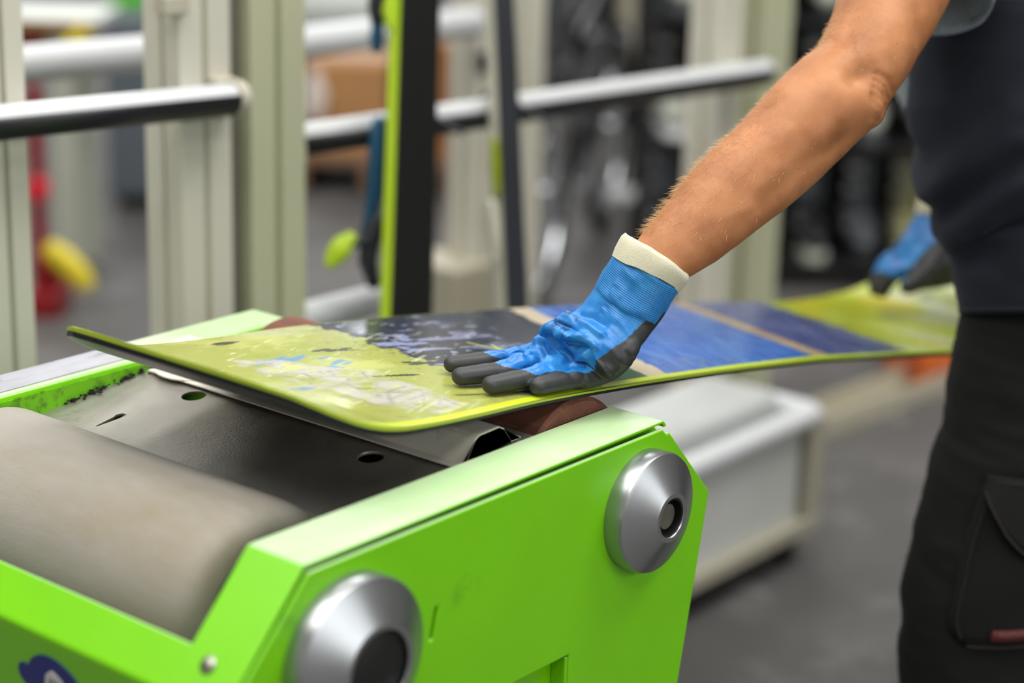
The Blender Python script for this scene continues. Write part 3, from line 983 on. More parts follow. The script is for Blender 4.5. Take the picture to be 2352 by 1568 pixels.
MB().loft([HD + fwd * 0.083 - hup * 0.055 - side * 0.024, HD + fwd * 0.092 - hup * 0.054, HD + fwd * 0.083 - hup * 0.055 + side * 0.024], [0.003, 0.006, 0.003], n=10, dome=True).build('mouth', M['lip'], person, smooth=True)
hm = MB()
hm.loft([HD - fwd * 0.03 - hup * 0.03, HD - fwd * 0.022 + hup * 0.03, HD - fwd * 0.014 + hup * 0.085, HD - fwd * 0.01 + hup * 0.115], [0.062, 0.088, 0.088, 0.06], [0.078, 0.087, 0.087, 0.06], ref=fwd, n=22, dome=True)
hme = fused(hm, 0.006, 3)
c2 = get_co(hme)
set_co(hme, c2 + get_no(hme) * (0.004 * vnoise(c2, 70, 3, 3))[:, None])
link('hair', hme, M['hair'], person)

# fine hair on the forearm
random.seed(11)
hv, hf = [], []
armp = np.array(arm)
for k in range(2600):
    t = random.uniform(2.0, 10.5)
    i = int(t)
    f = t - i
    c = armp[i] * (1 - f) + armp[i + 1] * f
    tan = unit(armp[i + 1] - armp[i])
    u = unit(np.array(DEPTH) - tan * np.dot(DEPTH, tan))
    v = np.cross(tan, u)
    if v[2] < 0:
        v = -v
    an = random.gauss(math.pi / 2, 0.75)
    ra_, rb_ = (rd[i] * (1 - f) + rd[i + 1] * f), (rw[i] * (1 - f) + rw[i + 1] * f)
    nrm = unit(-u * math.cos(an) + v * math.sin(an)) if random.random() < 0.75 else unit(-u * abs(math.cos(an)) + v * math.sin(an))
    sn = np.dot(nrm, v)
    cs = np.dot(nrm, u)
    p0 = c + u * cs * ra_ + v * sn * rb_
    ln = random.uniform(0.004, 0.010) * (1.35 if t < 5 else 0.8)
    d0 = unit(nrm * random.uniform(0.35, 0.8) - tan * random.uniform(0.6, 1.0) + np.array([random.gauss(0, 0.25) for _ in range(3)]))
    p1 = p0 + d0 * ln * 0.5
    p2 = p1 + unit(d0 - tan * 0.5 + np.array([random.gauss(0, 0.25) for _ in range(3)])) * ln * 0.5
    sx = unit(np.cross(d0, nrm)) * 0.00011
    sy = unit(np.cross(d0, sx)) * 0.00011
    q = len(hv)
    hv += [tuple(p0 + sx), tuple(p0 - sx * 0.5 + sy), tuple(p0 - sx * 0.5 - sy), tuple(p1 + sx * 0.7), tuple(p1 - sx * 0.4 + sy * 0.7), tuple(p1 - sx * 0.4 - sy * 0.7), tuple(p2)]
    hf += [(q, q + 1, q + 4, q + 3), (q + 1, q + 2, q + 5, q + 4), (q + 2, q, q + 3, q + 5), (q + 3, q + 4, q + 6), (q + 4, q + 5, q + 6), (q + 5, q + 3, q + 6)]
hme = bpy.data.meshes.new('arm_hair')
hme.from_pydata(hv, [], hf)
ah = link('arm_hair', hme, M['hairblond'], person)
ah['kind'] = 'stuff'


# --- gloves
def glove_material():
    m = bpy.data.materials.new('coated_glove')
    m.use_nodes = True
    N, L = m.node_tree.nodes, m.node_tree.links
    b = N['Principled BSDF']
    a = N.new('ShaderNodeAttribute')
    a.attribute_name = 'coat'
    a.attribute_type = 'GEOMETRY'
    tc = N.new('ShaderNodeTexCoord')
    nz = N.new('ShaderNodeTexNoise')
    nz.inputs['Scale'].default_value = 160
    L.new(tc.outputs['Object'], nz.inputs['Vector'])
    ad = N.new('ShaderNodeMath')
    ad.operation = 'MULTIPLY_ADD'
    L.new(nz.outputs[0], ad.inputs[0])
    ad.inputs[1].default_value = 0.2
    L.new(a.outputs['Fac'], ad.inputs[2])
    r = N.new('ShaderNodeMapRange')
    r.inputs[1].default_value, r.inputs[2].default_value = 0.52, 0.60
    L.new(ad.outputs[0], r.inputs[0])
    # knit tone
    n2 = N.new('ShaderNodeTexNoise')
    n2.inputs['Scale'].default_value = 28
    n2.inputs['Detail'].default_value = 5
    L.new(tc.outputs['Object'], n2.inputs['Vector'])
    cr = N.new('ShaderNodeValToRGB')
    cr.color_ramp.elements[0].position, cr.color_ramp.elements[1].position = 0.35, 0.7
    cr.color_ramp.elements[0].color = (*lin('#0e69b4'), 1)
    cr.color_ramp.elements[1].color = (*lin('#3288cc'), 1)
    L.new(n2.outputs[0], cr.inputs[0])
    e3 = cr.color_ramp.elements.new(0.86)
    e3.color = (*lin('#6aaae2'), 1)
    pr = N.new('ShaderNodeAttribute')
    pr.attribute_name = 'print'
    mp = N.new('ShaderNodeMix')
    mp.data_type = 'RGBA'
    L.new(pr.outputs['Fac'], mp.inputs[0])
    L.new(cr.outputs[0], mp.inputs[6])
    mp.inputs[7].default_value = (*lin('#0e2a4c'), 1)
    mx = N.new('ShaderNodeMix')
    mx.data_type = 'RGBA'
    L.new(r.outputs[0], mx.inputs[0])
    L.new(mp.outputs[2], mx.inputs[6])
    mx.inputs[7].default_value = (*lin('#2b2d2d'), 1)
    L.new(mx.outputs[2], b.inputs['Base Color'])
    rr = N.new('ShaderNodeMix')
    L.new(r.outputs[0], rr.inputs[0])
    rr.inputs[2].default_value, rr.inputs[3].default_value = 0.36, 0.5
    L.new(rr.outputs[0], b.inputs['Roughness'])
    # cuff ribs run round the wrist
    ax = N.new('ShaderNodeAttribute')
    ax.attribute_name = 'rib'
    sn = N.new('ShaderNodeMath')
    sn.operation = 'SINE'
    ml = N.new('ShaderNodeMath')
    ml.operation = 'MULTIPLY'
    ml.inputs[1].default_value = 2 * math.pi / 0.0020
    L.new(ax.outputs['Fac'], ml.inputs[0])
    L.new(ml.outputs[0], sn.inputs[0])
    rm = N.new('ShaderNodeAttribute')
    rm.attribute_name = 'ribmask'
    m2 = N.new('ShaderNodeMath')
    m2.operation = 'MULTIPLY'
    L.new(sn.outputs[0], m2.inputs[0])
    L.new(rm.outputs['Fac'], m2.inputs[1])
    bp = N.new('ShaderNodeBump')
    bp.inputs['Strength'].default_value = 0.45
    bp.inputs['Distance'].default_value = 0.0004
    L.new(m2.outputs[0], bp.inputs['Height'])
    n3 = N.new('ShaderNodeTexNoise')
    n3.inputs['Scale'].default_value = 900
    L.new(tc.outputs['Object'], n3.inputs['Vector'])
    bp2 = N.new('ShaderNodeBump')
    bp2.inputs['Strength'].default_value = 0.12
    bp2.inputs['Distance'].default_value = 0.0008
    L.new(n3.outputs[0], bp2.inputs['Height'])
    L.new(bp.outputs[0], bp2.inputs['Normal'])
    L.new(bp2.outputs[0], b.inputs['Normal'])
    return m


M['glove'] = glove_material()
GO, GA, GW, GN = (np.array(v) for v in ((1.4900, 1.1600, 0.9170), (0.5578, -0.4604, 0.6906), (0.1622, 0.8765, 0.4533), (-0.8140, -0.1409, 0.5635)))


def resample(pts, n):
    pts = np.array(pts, float)
    d_ = np.r_[0, np.cumsum(np.linalg.norm(np.diff(pts, axis=0), axis=1))]
    t = np.linspace(0, d_[-1], n)
    # gentle corner cutting
    for _ in range(2):
        q = [pts[0]]
        for a, b in zip(pts[:-1], pts[1:]):
            q += [a * 0.75 + b * 0.25, a * 0.25 + b * 0.75]
        q.append(pts[-1])
        pts = np.array(q)
    d_ = np.r_[0, np.cumsum(np.linalg.norm(np.diff(pts, axis=0), axis=1))]
    t = np.linspace(0, d_[-1], n)
    return np.stack([np.interp(t, d_, pts[:, k]) for k in range(3)], 1)


# left glove: fingers flat on the board, palm lifting to the wrist
FING = {
    'index': ([(1.4090, 1.2153, 0.8946), (1.4280, 1.2051, 0.8944), (1.4628, 1.1979, 0.8919), (1.5261, 1.1995, 0.8851), (1.5532, 1.1915, 0.8866)], [0.0088, 0.0104, 0.0108, 0.0118, 0.013], 0.030, 0.062),
    'middle': ([(1.3768, 1.1763, 0.8980), (1.4007, 1.1670, 0.8973), (1.4319, 1.1602, 0.8962), (1.5080, 1.1674, 0.8895), (1.5325, 1.1590, 0.8933)], [0.0092, 0.0108, 0.0112, 0.0122, 0.013], 0.034, 0.070),
    'ring': ([(1.3762, 1.1378, 0.8981), (1.4045, 1.1334, 0.8969), (1.4404, 1.1276, 0.8953), (1.4978, 1.1293, 0.8918), (1.5291, 1.1317, 0.8957)], [0.0092, 0.0106, 0.0110, 0.0120, 0.013], 0.034, 0.066),
    'little': ([(1.4146, 1.1116, 0.8938), (1.4454, 1.1100, 0.8919), (1.4806, 1.1105, 0.8891), (1.5188, 1.1127, 0.8881), (1.5576, 1.1202, 0.8920)], [0.0090, 0.0102, 0.0106, 0.0118, 0.013], 0.032, 0.058),
}
mb = MB()
for nme, (pts, rad, s0, s1) in FING.items():
    q = resample(pts, 22)
    rr_ = np.interp(np.linspace(0, 1, 22), np.linspace(0, 1, len(rad)), rad)
    mb.loft(list(q), list(rr_ * 0.95), list(rr_ * 1.06), ref=(0, 0, 1), n=18, dome=True)
PALM = [((1.4670, 1.1611, 0.8864), 0.0405, 0.0060), ((1.4749, 1.1511, 0.8908), 0.0430, 0.0105), ((1.4881, 1.1421, 0.8966), 0.0435, 0.0150), ((1.5103, 1.1410, 0.8992), 0.0420, 0.0170), ((1.4887, 1.1091, 0.9191), 0.0415, 0.0175), ((1.5136, 1.1021, 0.9343), 0.0380, 0.0205), ((1.5291, 1.0985, 0.9496), 0.0365, 0.0245), ((1.5349, 1.0910, 0.9667), 0.0375, 0.0275), ((1.5391, 1.0844, 0.9813), 0.0362, 0.0285), ((1.5433, 1.0806, 0.9913), 0.0370, 0.0295)]
pc = [p[0] for p in PALM]
wref = [(0.06, 1, 0.05), (0.04, 1, 0.06), (0.02, 1, 0.10), (0, 1, 0.14), (0, 1, 0.18), (-0.1, 1, 0.26), (-0.22, 1, 0.33), (-0.3, 1, 0.42), (-0.34, 1, 0.5), (-0.36, 1, 0.5)]
qn = 34
tt, t0 = np.linspace(0, 1, qn), np.linspace(0, 1, len(pc))
pcs = np.stack([np.interp(tt, t0, [p[k] for p in pc]) for k in range(3)], 1)
mb.loft(list(pcs), list(np.interp(tt, t0, [p[1] for p in PALM])), list(np.interp(tt, t0, [p[2] for p in PALM])), n=30,
        refs=[np.array([np.interp(t, t0, [w[k] for w in wref]) for k in range(3)]) for t in tt], dome=False)
# outer edge of the palm rolls round to the little finger
mb.loft(list(resample([(1.4780, 1.1059, 0.8889), (1.5097, 1.1022, 0.8893), (1.4962, 1.0704, 0.9164), (1.5215, 1.0740, 0.9305)], 16)), list(np.interp(np.linspace(0, 1, 16), [0, 0.4, 0.7, 1], [0.0105, 0.0130, 0.0125, 0.006])), n=18, dome=True)
# thumb, tucked away on the far side
th = resample([pcs[20] + np.array((0.0, 0.008, -0.004)), (1.572, 1.163, 0.918), (1.602, 1.193, 0.892), (1.616, 1.212, 0.874)], 14)
mb.loft(list(th), list(np.linspace(0.016, 0.0105, 14)), n=16, dome=True)
gl_me = fused(mb, 0.00125, 7)
co, no = get_co(gl_me), get_no(gl_me)
rel = co - GO
ab = np.stack([rel @ GW, rel @ GA], 1)
dorsal = sstep(-0.1, 0.45, no @ GN)
finger_s = np.full(len(co), 1.0)
finger_r = np.full(len(co), 9.0)
thr0 = np.zeros(len(co))
thr1 = np.ones(len(co))
for nme, (pts, rad, s0, s1) in FING.items():
    q = resample(pts, 60)
    cum = np.r_[0, np.cumsum(np.linalg.norm(np.diff(q, axis=0), axis=1))]
    dm = np.full(len(co), 9.0)
    sm = np.zeros(len(co))
    for p, s_ in zip(q, cum):
        dd = np.linalg.norm(co - p, axis=1)
        k = dd < dm
        dm[k] = dd[k]
        sm[k] = s_
    k = dm < finger_r
    finger_r[k] = dm[k]
    finger_s[k] = sm[k]
    thr0[k], thr1[k] = s0, s1
off = np.zeros(len(co))
FOLDS = [([(0.0098, -0.0110), (0.0069, -0.0032), (-0.0002, 0.0053), (-0.0158, 0.0143), (-0.0293, 0.0188), (-0.0422, 0.0255)], 0.0034, 0.0028),
         ([(-0.0022, -0.0003), (-0.0150, -0.0027), (-0.0276, -0.0009), (-0.0357, -0.0032), (-0.0311, -0.0113)], 0.0030, 0.0028),
         ([(-0.0212, 0.0106), (-0.0392, 0.0220), (-0.0570, 0.0276)], 0.0028, 0.0030),
         ([(-0.0079, 0.0282), (-0.0182, 0.0329), (-0.0362, 0.0372), (-0.0516, 0.0412)], 0.0030, 0.0020),
         ([(-0.0066, 0.0139), (-0.0187, 0.0196), (-0.0322, 0.0241)], 0.0024, -0.0028),
         ([(0.0020, -0.0100), (-0.0090, -0.0115), (-0.0186, -0.0132)], 0.0026, -0.0030),
         ([(-0.0068, 0.0008), (-0.0209, 0.0015), (-0.0324, 0.0012), (-0.0421, 0.0011)], 0.0028, -0.0030),
         ([(-0.0289, 0.0098), (-0.0408, 0.0179), (-0.0530, 0.0238)], 0.0028, -0.0030),
         ([(-0.0170, 0.0368), (-0.0290, 0.0448), (-0.0444, 0.0499)], 0.0034, -0.0022),
         ([(-0.0439, 0.0009), (-0.0481, 0.0080), (-0.0536, 0.0164)], 0.0020, 0.0020),
         ([(-0.0159, -0.0245), (-0.0241, -0.0268), (-0.0318, -0.0194), (-0.0407, -0.0071)], 0.0020, 0.0020),
         ([(0.0067, -0.0271), (-0.0011, -0.0272), (-0.0085, -0.0253)], 0.0018, 0.0020),
         ([(0.0136, -0.0336), (0.0039, -0.0345), (-0.0032, -0.0341)], 0.0018, -0.0020),
         ([(0.0146, -0.0447), (0.0018, -0.0427), (-0.0123, -0.0317)], 0.0020, 0.0018),
         ([(-0.0245, 0.0687), (-0.0411, 0.0729), (-0.0579, 0.0824)], 0.0050, 0.0014)]
for poly, s_, a_ in FOLDS:
    d_ = seg_dist(ab, poly)
    off += 1.95 * a_ * np.exp(-d_ ** 2 / (2 * s_ * s_)) * dorsal * sstep(0.044, 0.024, ab[:, 0])
# bunched cloth at the finger roots
wr = vnoise(np.stack([ab[:, 0] * 60, ab[:, 1] * 130, ab[:, 0] * 0], 1), 1.0, 5, 2)
zone = sstep(0.028, 0.045, finger_s) * sstep(0.125, 0.085, finger_s) * dorsal
off += 0.0028 * wr * zone
wz = sstep(0.05, 0.075, ab[:, 1]) * sstep(0.16, 0.10, ab[:, 1])
off += 0.0010 * vnoise(co, 55, 8, 2) * wz
co2 = co + no * off[:, None]
co2[:, 2] = np.maximum(co2[:, 2], np.where(co2[:, 0] < 1.62, bz(co2[:, 0]) + 0.0004, 0))
set_co(gl_me, co2)
# black dip: finger ends, whole palm side, rising at the outer edge of the hand
on_f = (finger_r < 0.017) & (finger_s < 0.075)
up_ = no @ unit(np.array((0.05, -0.1, 1.0)))
th_up = np.clip(1.15 - 1.25 * (finger_s - thr0) / (thr1 - thr0 - 0.0), -0.2, 1.2)
coat_f = 0.5 + (th_up - up_) * 1.4
ulnar = ab[:, 0]
lat = no @ GN - 0.55 * sstep(0.0, -1.0, no @ GW) * 1.0
coat_p = 0.5 + (0.22 - lat) * 1.6
# the dip line along the outer hand, from the little finger up to the heel
dip = [(-0.0458, -0.0123), (-0.0555, 0.0044), (-0.0559, 0.0105), (-0.0600, 0.0292), (-0.0602, 0.0430), (-0.0629, 0.0691), (-0.0644, 0.0822), (-0.0727, 0.0887)]
dw = np.array(dip)
o_ = np.argsort(dw[:, 1])
lim = np.interp(ab[:, 1], dw[o_, 1], dw[o_, 0])
coat_p = 0.5 + (lim - 0.010 * sstep(0.085, 0.045, ab[:, 1]) - ab[:, 0]) * 60
coat_p = np.where(no @ GN < -0.02, 1.0, coat_p)
heel = np.interp(0, [0], [0])
end_b = dw[:, 1].max() + 0.010
coat_p = np.where(ab[:, 1] > end_b - 0.002, np.minimum(coat_p, 0.5 + (end_b - ab[:, 1]) * 60), coat_p)
coat = np.where(on_f, coat_f, np.clip(coat_p, -1, 2))
mixz = sstep(0.060, 0.078, finger_s)
coat = np.where(finger_r < 0.017, np.maximum(coat_f * (1 - mixz) + np.clip(coat_p, -0.5, 1.5) * mixz, np.clip(coat_p, -0.5, 1.5)), coat)
set_attr(gl_me, 'coat', np.clip(coat, -0.5, 1.5))
axd = unit(np.array(pc[-1]) - np.array(pc[-4]))
rb = (co2 - np.array(pc[-4])) @ axd
set_attr(gl_me, 'rib', rb)
set_attr(gl_me, 'ribmask', sstep(-0.012, 0.008, rb) * (coat < 0.45))
# small dark size print on the back of the hand: rows of worn strokes
prt = np.zeros(len(co))
random.seed(3)
for cx, cy, dx, dy, n_ in ((1293, 762, 6.5, 2.6, 2), (1318, 774, 6.5, 3.2, 2), (1308, 758, 3.2, 1.6, 5), (1312, 740, 4.0, 1.9, 3), (1340, 750, 4.5, 2.2, 3)):
    for k in range(n_):
        px, py = cx + dx * k, cy + dy * k
        prt = np.maximum(prt, 0)
PRINTS = [[(-0.0066, 0.0145), (-0.0088, 0.0121)], [(-0.0066, 0.0145), (-0.0101, 0.0146)], [(-0.0091, 0.0155), (-0.0113, 0.0132)], [(-0.0111, 0.0162), (-0.0133, 0.0139)], [(-0.0132, 0.0169), (-0.0126, 0.0144)],
          [(-0.0184, 0.0187), (-0.0206, 0.0163)], [(-0.0195, 0.0178), (-0.0216, 0.0185)], [(-0.0219, 0.0200), (-0.0237, 0.0174)], [(-0.0236, 0.0204), (-0.0234, 0.0183)],
          [(-0.0100, 0.0195), (-0.0131, 0.0205)], [(-0.0145, 0.0212), (-0.0183, 0.0223)], [(-0.0197, 0.0229), (-0.0228, 0.0240)],
          [(-0.0044, 0.0274), (-0.0082, 0.0279)], [(-0.0096, 0.0292), (-0.0124, 0.0299)], [(-0.0171, 0.0343), (-0.0232, 0.0313)], [(-0.0195, 0.0353), (-0.0204, 0.0318)], [(-0.0213, 0.0345), (-0.0241, 0.0358)]]
for pl in PRINTS:
    prt = np.maximum(prt, 0.8 * sstep(0.0017, 0.0008, seg_dist(ab, pl)) * (dorsal > 0.5))
set_attr(gl_me, 'print', prt)
glv = link('glove', gl_me, M['glove'], person)
glv['label'] = 'blue work glove with black dipped palm, pressed flat on the board'


def cuff(name, cs, ra, rb_, refs, parent, n=48):
    """rolled knit cuff: outer wall, rounded lip, inner wall"""
    cs = [np.array(c) for c in cs]
    inner = [c for c in cs[::-1]]
    mbx = MB()
    mbx.loft(cs + [cs[-1] + (cs[-1] - cs[-2]) * 0.12] + inner, ra + [ra[-1] - 0.0018] + [r - 0.004 for r in ra[::-1]], rb_ + [rb_[-1] - 0.0018] + [r - 0.004 for r in rb_[::-1]],
             n=n, cap=False, refs=refs + [refs[-1]] + refs[::-1])
    me_ = mbx.mesh(name)
    c_ = get_co(me_)
    set_co(me_, c_ + 0.0020 * np.stack([vnoise(c_, 45, 1, 2), vnoise(c_, 45, 2, 2), vnoise(c_, 45, 3, 2)], 1))
    o_ = link(name, me_, M['glove_cuff'], parent, smooth=True, angle=80)
    return o_


rf = (-0.36, 1, 0.5)
k0 = [(1.5400, 1.0821, 0.9859), (1.5434, 1.0808, 0.9921), (1.5463, 1.0795, 0.9971), (1.5487, 1.0783, 1.0008), (1.5511, 1.0771, 1.0045)]
cuff('cuff', k0, [0.0372, 0.0392, 0.0400, 0.0402, 0.0385], [0.0298, 0.0315, 0.0322, 0.0322, 0.0308], [rf] * 5, glv)

# right glove: reaches round the tail of the board
mb = MB()
EZ_ = np.array((0, 0, 1.0))
wr_ = [np.array((2.5512, 1.2849, 0.8591)), np.array((2.5427, 1.2869, 0.8410)), np.array((2.5281, 1.2935, 0.8167)), np.array((2.5117, 1.3034, 0.7947)), np.array((2.5013, 1.3105, 0.7824))]
rfw = unit(np.array((0.78, 0.63, 0.0)))
mb.loft(wr_, [0.033, 0.034, 0.040, 0.043, 0.040], [0.028, 0.027, 0.026, 0.022, 0.016], n=24, ref=rfw)
kn = wr_[-1]
tip_ = np.array((2.4809, 1.3388, 0.7538))
for k, (dy, ln) in enumerate(((-0.033, 0.92), (-0.011, 1.05), (0.011, 1.0), (0.032, 0.85))):
    p0 = kn + rfw * dy
    v_ = (tip_ - kn) * ln
    pts = [p0, p0 + v_ * 0.45 + EZ_ * 0.008, p0 + v_ * 0.8, p0 + v_ + EZ_ * -0.006]
    pts = [np.array((p[0], p[1], max(p[2], float(bz(p[0])) + 0.010))) for p in pts]
    q = resample(pts, 14)
    mb.loft(list(q), list(np.linspace(0.0130, 0.0100, 14)), n=14, dome=True)
# heel of the hand and thumb close over the tail, dipped black
hl = [np.array((2.5320, 1.2512, 0.8075)), np.array((2.5056, 1.2597, 0.7915)), np.array((2.4871, 1.2759, 0.7773))]
mb.loft(hl, [0.042, 0.040, 0.030], [0.044, 0.038, 0.026], n=18, ref=rfw, dome=True)
tp = [np.array((2.4974, 1.2474, 0.8142)), np.array((2.4707, 1.2510, 0.7868)), np.array((2.4559, 1.2620, 0.7717)), np.array((2.4472, 1.2705, 0.7667))]
mb.loft(list(resample(tp, 12)), list(np.linspace(0.019, 0.0115, 12)), n=14, dome=True)
gr = fused(mb, 0.0022, 5)
co, no = get_co(gr), get_no(gr)
co = co + no * (0.0022 * vnoise(co, 60, 6, 2))[:, None]
co[:, 2] = np.maximum(co[:, 2], np.where(co[:, 0] < 2.735, bz(co[:, 0]), 0) + 0.0006)
set_co(gr, co)
axr = unit(wr_[4] - wr_[1])
sr = (co - wr_[1]) @ axr
nn_ = unit(np.cross(rfw, axr))
nn_ = nn_ if nn_[2] > 0 else -nn_
dw_ = (co - wr_[1]) @ nn_
coat = 0.5 + (-0.004 - dw_ + 0.006 * sstep(0.0, 0.06, sr)) * 70
coat = np.maximum(coat, 0.5 + (sr - 0.105) * 60)
coat = np.where(sr < 0.008, -0.3, coat)
set_attr(gr, 'coat', np.clip(coat, -0.5, 1.5))
set_attr(gr, 'rib', sr)
set_attr(gr, 'ribmask', sstep(0.03, 0.0, sr))
set_attr(gr, 'print', np.zeros(len(co)))
grv = link('glove', gr, M['glove'], person)
grv['label'] = 'blue work glove with black dipped palm, on the tail of the board'
cuff('cuff', [(2.5453, 1.2860, 0.8458), (2.5511, 1.2856, 0.8603), (2.5596, 1.2845, 0.8802), (2.5694, 1.2837, 0.9043)], [0.037, 0.039, 0.040, 0.040], [0.030, 0.032, 0.033, 0.033], [tuple(rfw)] * 4, grv)

# --- t-shirt
tm = MB()
sl = [LSH + (LSH - np.array((1.9923, 1.0515, 1.2909))) * 0.2, (2.0484, 1.0485, 1.3262), (2.0237, 1.0453, 1.2899), (2.0122, 1.0453, 1.2598), (2.0053, 1.0452, 1.2413), (1.9993, 1.0459, 1.2269)]
k_sl = len(tm.v)
tm.loft(sl, [0.088, 0.080, 0.076, 0.073, 0.072, 0.0725], [0.080, 0.074, 0.070, 0.069, 0.070, 0.0715], ref=DEPTH, n=40, cap=False)
sa = unit(np.array(sl[-2]) - np.array(sl[-1]))
for i_, kk in ((3, 0.25), (4, 0.6), (5, 1.0)):        # the near lip rides up the arm, the far lip hangs
    for k in range(40):
        p = np.array(tm.v[k_sl + i_ * 40 + k])
        nd = -(p - np.array(sl[i_])) @ unit(np.array(DEPTH)) / 0.072
        tm.v[k_sl + i_ * 40 + k] = tuple(p + sa * 0.030 * kk * nd)
hem_ring = [np.array(tm.v[k_sl + 5 * 40 + k]) for k in range(40)]
tm.loft([RSH, RSH * 0.5 + rarm[1] * 0.5, rarm[1]], [0.088, 0.08, 0.082], n=28, cap=False)
hem = [HIP * 0.80 + CH * 0.20 + RT * 0.035, HIP * 0.5 + CH * 0.5, HIP * 0.4 + CH * 0.6, CH, CH + (CH - HIP) * 0.20, CH + (CH - HIP) * 0.34]
tm.loft(hem, [0.232, 0.212, 0.205, 0.215, 0.15, 0.075], [0.172, 0.150, 0.145, 0.140, 0.10, 0.072], ref=(RSH - LSH), n=44, cap=False)
ts = tm.mesh('t_shirt')
bm = bmesh.new()
bm.from_mesh(ts)
bmesh.ops.subdivide_edges(bm, edges=bm.edges, cuts=2, use_grid_fill=True)
bm.to_mesh(ts)
bm.free()
c2 = get_co(ts)
set_co(ts, c2 + get_no(ts) * (0.004 * vnoise(c2, 22, 3, 3))[:, None])
to = link('t_shirt', ts, M['tshirt'], person, smooth=True, angle=80)
sd = to.modifiers.new('solid', 'SOLIDIFY')
sd.thickness = 0.0022
# stitched hem band at the sleeve end
hb1 = MB()
hb1.add([tuple(p + sa * 0.012 * f_ + unit(p - np.array(sl[-1])) * 0.0012) for f_ in (0, 1) for p in hem_ring], [(k, (k + 1) % 40, 40 + (k + 1) % 40, 40 + k) for k in range(40)])
hbo = hb1.build('sleeve_hem', M['tshirt'], to, smooth=True)
hbo.modifiers.new('solid', 'SOLIDIFY').thickness = 0.003

# --- trousers
LEG = [(2150, -40, 0.150), (2118, 60, 0.150), (2105, 160, 0.145), (2108, 250, 0.140), (2128, 340, 0.134), (2155, 430, 0.126), (2180, 520, 0.119), (2198, 600, 0.113), (2214, 700, 0.104), (2208, 770, 0.101), (2190, 850, 0.101), (2175, 950, 0.099),
       (2162, 1030, 0.098), (2138, 1100, 0.097), (2112, 1190, 0.095), (2093, 1290, 0.093), (2072, 1390, 0.091), (2066, 1470, 0.089), (2076, 1570, 0.086), (2105, 1700, 0.082), (2120, 1900, 0.078), (2125, 2100, 0.076), (2125, 2290, 0.078)]
LEGP = [(2.1552, 1.1162, 1.2223), (2.1344, 1.1186, 1.1726), (2.1197, 1.1135, 1.1232), (2.1113, 1.1030, 1.0789), (2.1084, 1.0858, 1.0348), (2.1079, 1.0658, 0.9909), (2.1067, 1.0466, 0.9469), (2.1042, 1.0313, 0.9077), (2.0990, 1.0146, 0.8587), (2.0897, 1.0098, 0.8241), (2.0755, 1.0087, 0.7845), (2.0602, 1.0043, 0.7350),
        (2.0476, 1.0012, 0.6954), (2.0325, 1.0036, 0.6606), (2.0146, 1.0046, 0.6159), (1.9980, 1.0018, 0.5664), (1.9807, 0.9999, 0.5169), (1.9704, 0.9940, 0.4774), (1.9633, 0.9797, 0.4283), (1.9592, 0.9548, 0.3646), (1.9433, 0.9283, 0.2663), (1.9240, 0.9057, 0.1679), (1.9042, 0.8861, 0.0743)]
cen = [np.array(p) + RT * q[2] for p, q in zip(LEGP, LEG)]
rad = [q[2] for q in LEG]
mb = MB()
mb.loft(cen, [r * 0.86 for r in rad], rad, ref=DEPTH, n=36)
rl = [np.array((2.60, 1.20, 1.04)), np.array((2.72, 1.18, 0.90)), np.array((2.89, 1.17, 0.72)), np.array((3.04, 1.15, 0.52)), np.array((3.12, 1.14, 0.30)), np.array((3.16, 1.13, 0.09))]
mb.loft(rl, [0.13, 0.115, 0.10, 0.09, 0.08, 0.078], n=28)
mb.loft([cen[1] + np.array((0, 0, -0.08)), np.array((2.44, 1.10, 1.06)), np.array((2.60, 1.20, 1.02))], [0.13, 0.145, 0.135], [0.11, 0.125, 0.12], n=28, dome=True)
tr = fused(mb, 0.007, 4)
co, no = get_co(tr), get_no(tr)


def cloth_folds(co, amp, seed):
    diag = np.stack([co[:, 0] * 5 + co[:, 2] * 9, co[:, 1] * 5 - co[:, 2] * 12, co[:, 2] * 16], 1)
    a = vnoise(diag, 1.0, seed, 3)
    return amp * (1 - np.abs(a) * 2.2)


off = cloth_folds(co, 0.0045, 4) + 0.002 * vnoise(co, 30, 9, 2)
set_co(tr, co + no * off[:, None])
tro = link('trousers', tr, M['trouser_black'], person)

# loose navy hanging layer over the thigh, open at its hem
NAV = [(2128, 30, 0.150), (2112, 60, 0.158), (2100, 100, 0.160), (2086, 190, 0.158), (2088, 250, 0.156), (2108, 330, 0.148), (2134, 410, 0.140), (2166, 490, 0.131), (2186, 520, 0.126), (2174, 560, 0.128), (2188, 610, 0.122), (2200, 660, 0.117), (2211, 718, 0.112)]
NAVP = [(2.1362, 1.1154, 1.1881), (2.1279, 1.1186, 1.1732), (2.1198, 1.1193, 1.1533), (2.1059, 1.1155, 1.1089), (2.1003, 1.1086, 1.0794), (2.0985, 1.0924, 1.0404), (2.0986, 1.0739, 1.0014), (2.1007, 1.0530, 0.9626), (2.1041, 1.0420, 0.9481), (2.0961, 1.0427, 0.9283), (2.0954, 1.0320, 0.9039), (2.0941, 1.0221, 0.8795), (2.0917, 1.0118, 0.8511)]
nc = [np.array(p) + RT * q[2] for p, q in zip(NAVP, NAV)]
nr = [q[2] for q in NAV]
mbn = MB()
mbn.loft(nc, [r * 0.92 for r in nr], nr, ref=DEPTH, n=72, cap=False)
nm = mbn.mesh('hanging_pocket')
bm = bmesh.new()
bm.from_mesh(nm)
bmesh.ops.subdivide_edges(bm, edges=[e for e in bm.edges if abs(e.verts[0].co.z - e.verts[1].co.z) > 0.012], cuts=5, use_grid_fill=True)
bm.to_mesh(nm)
bm.free()
co, no = get_co(nm), get_no(nm)
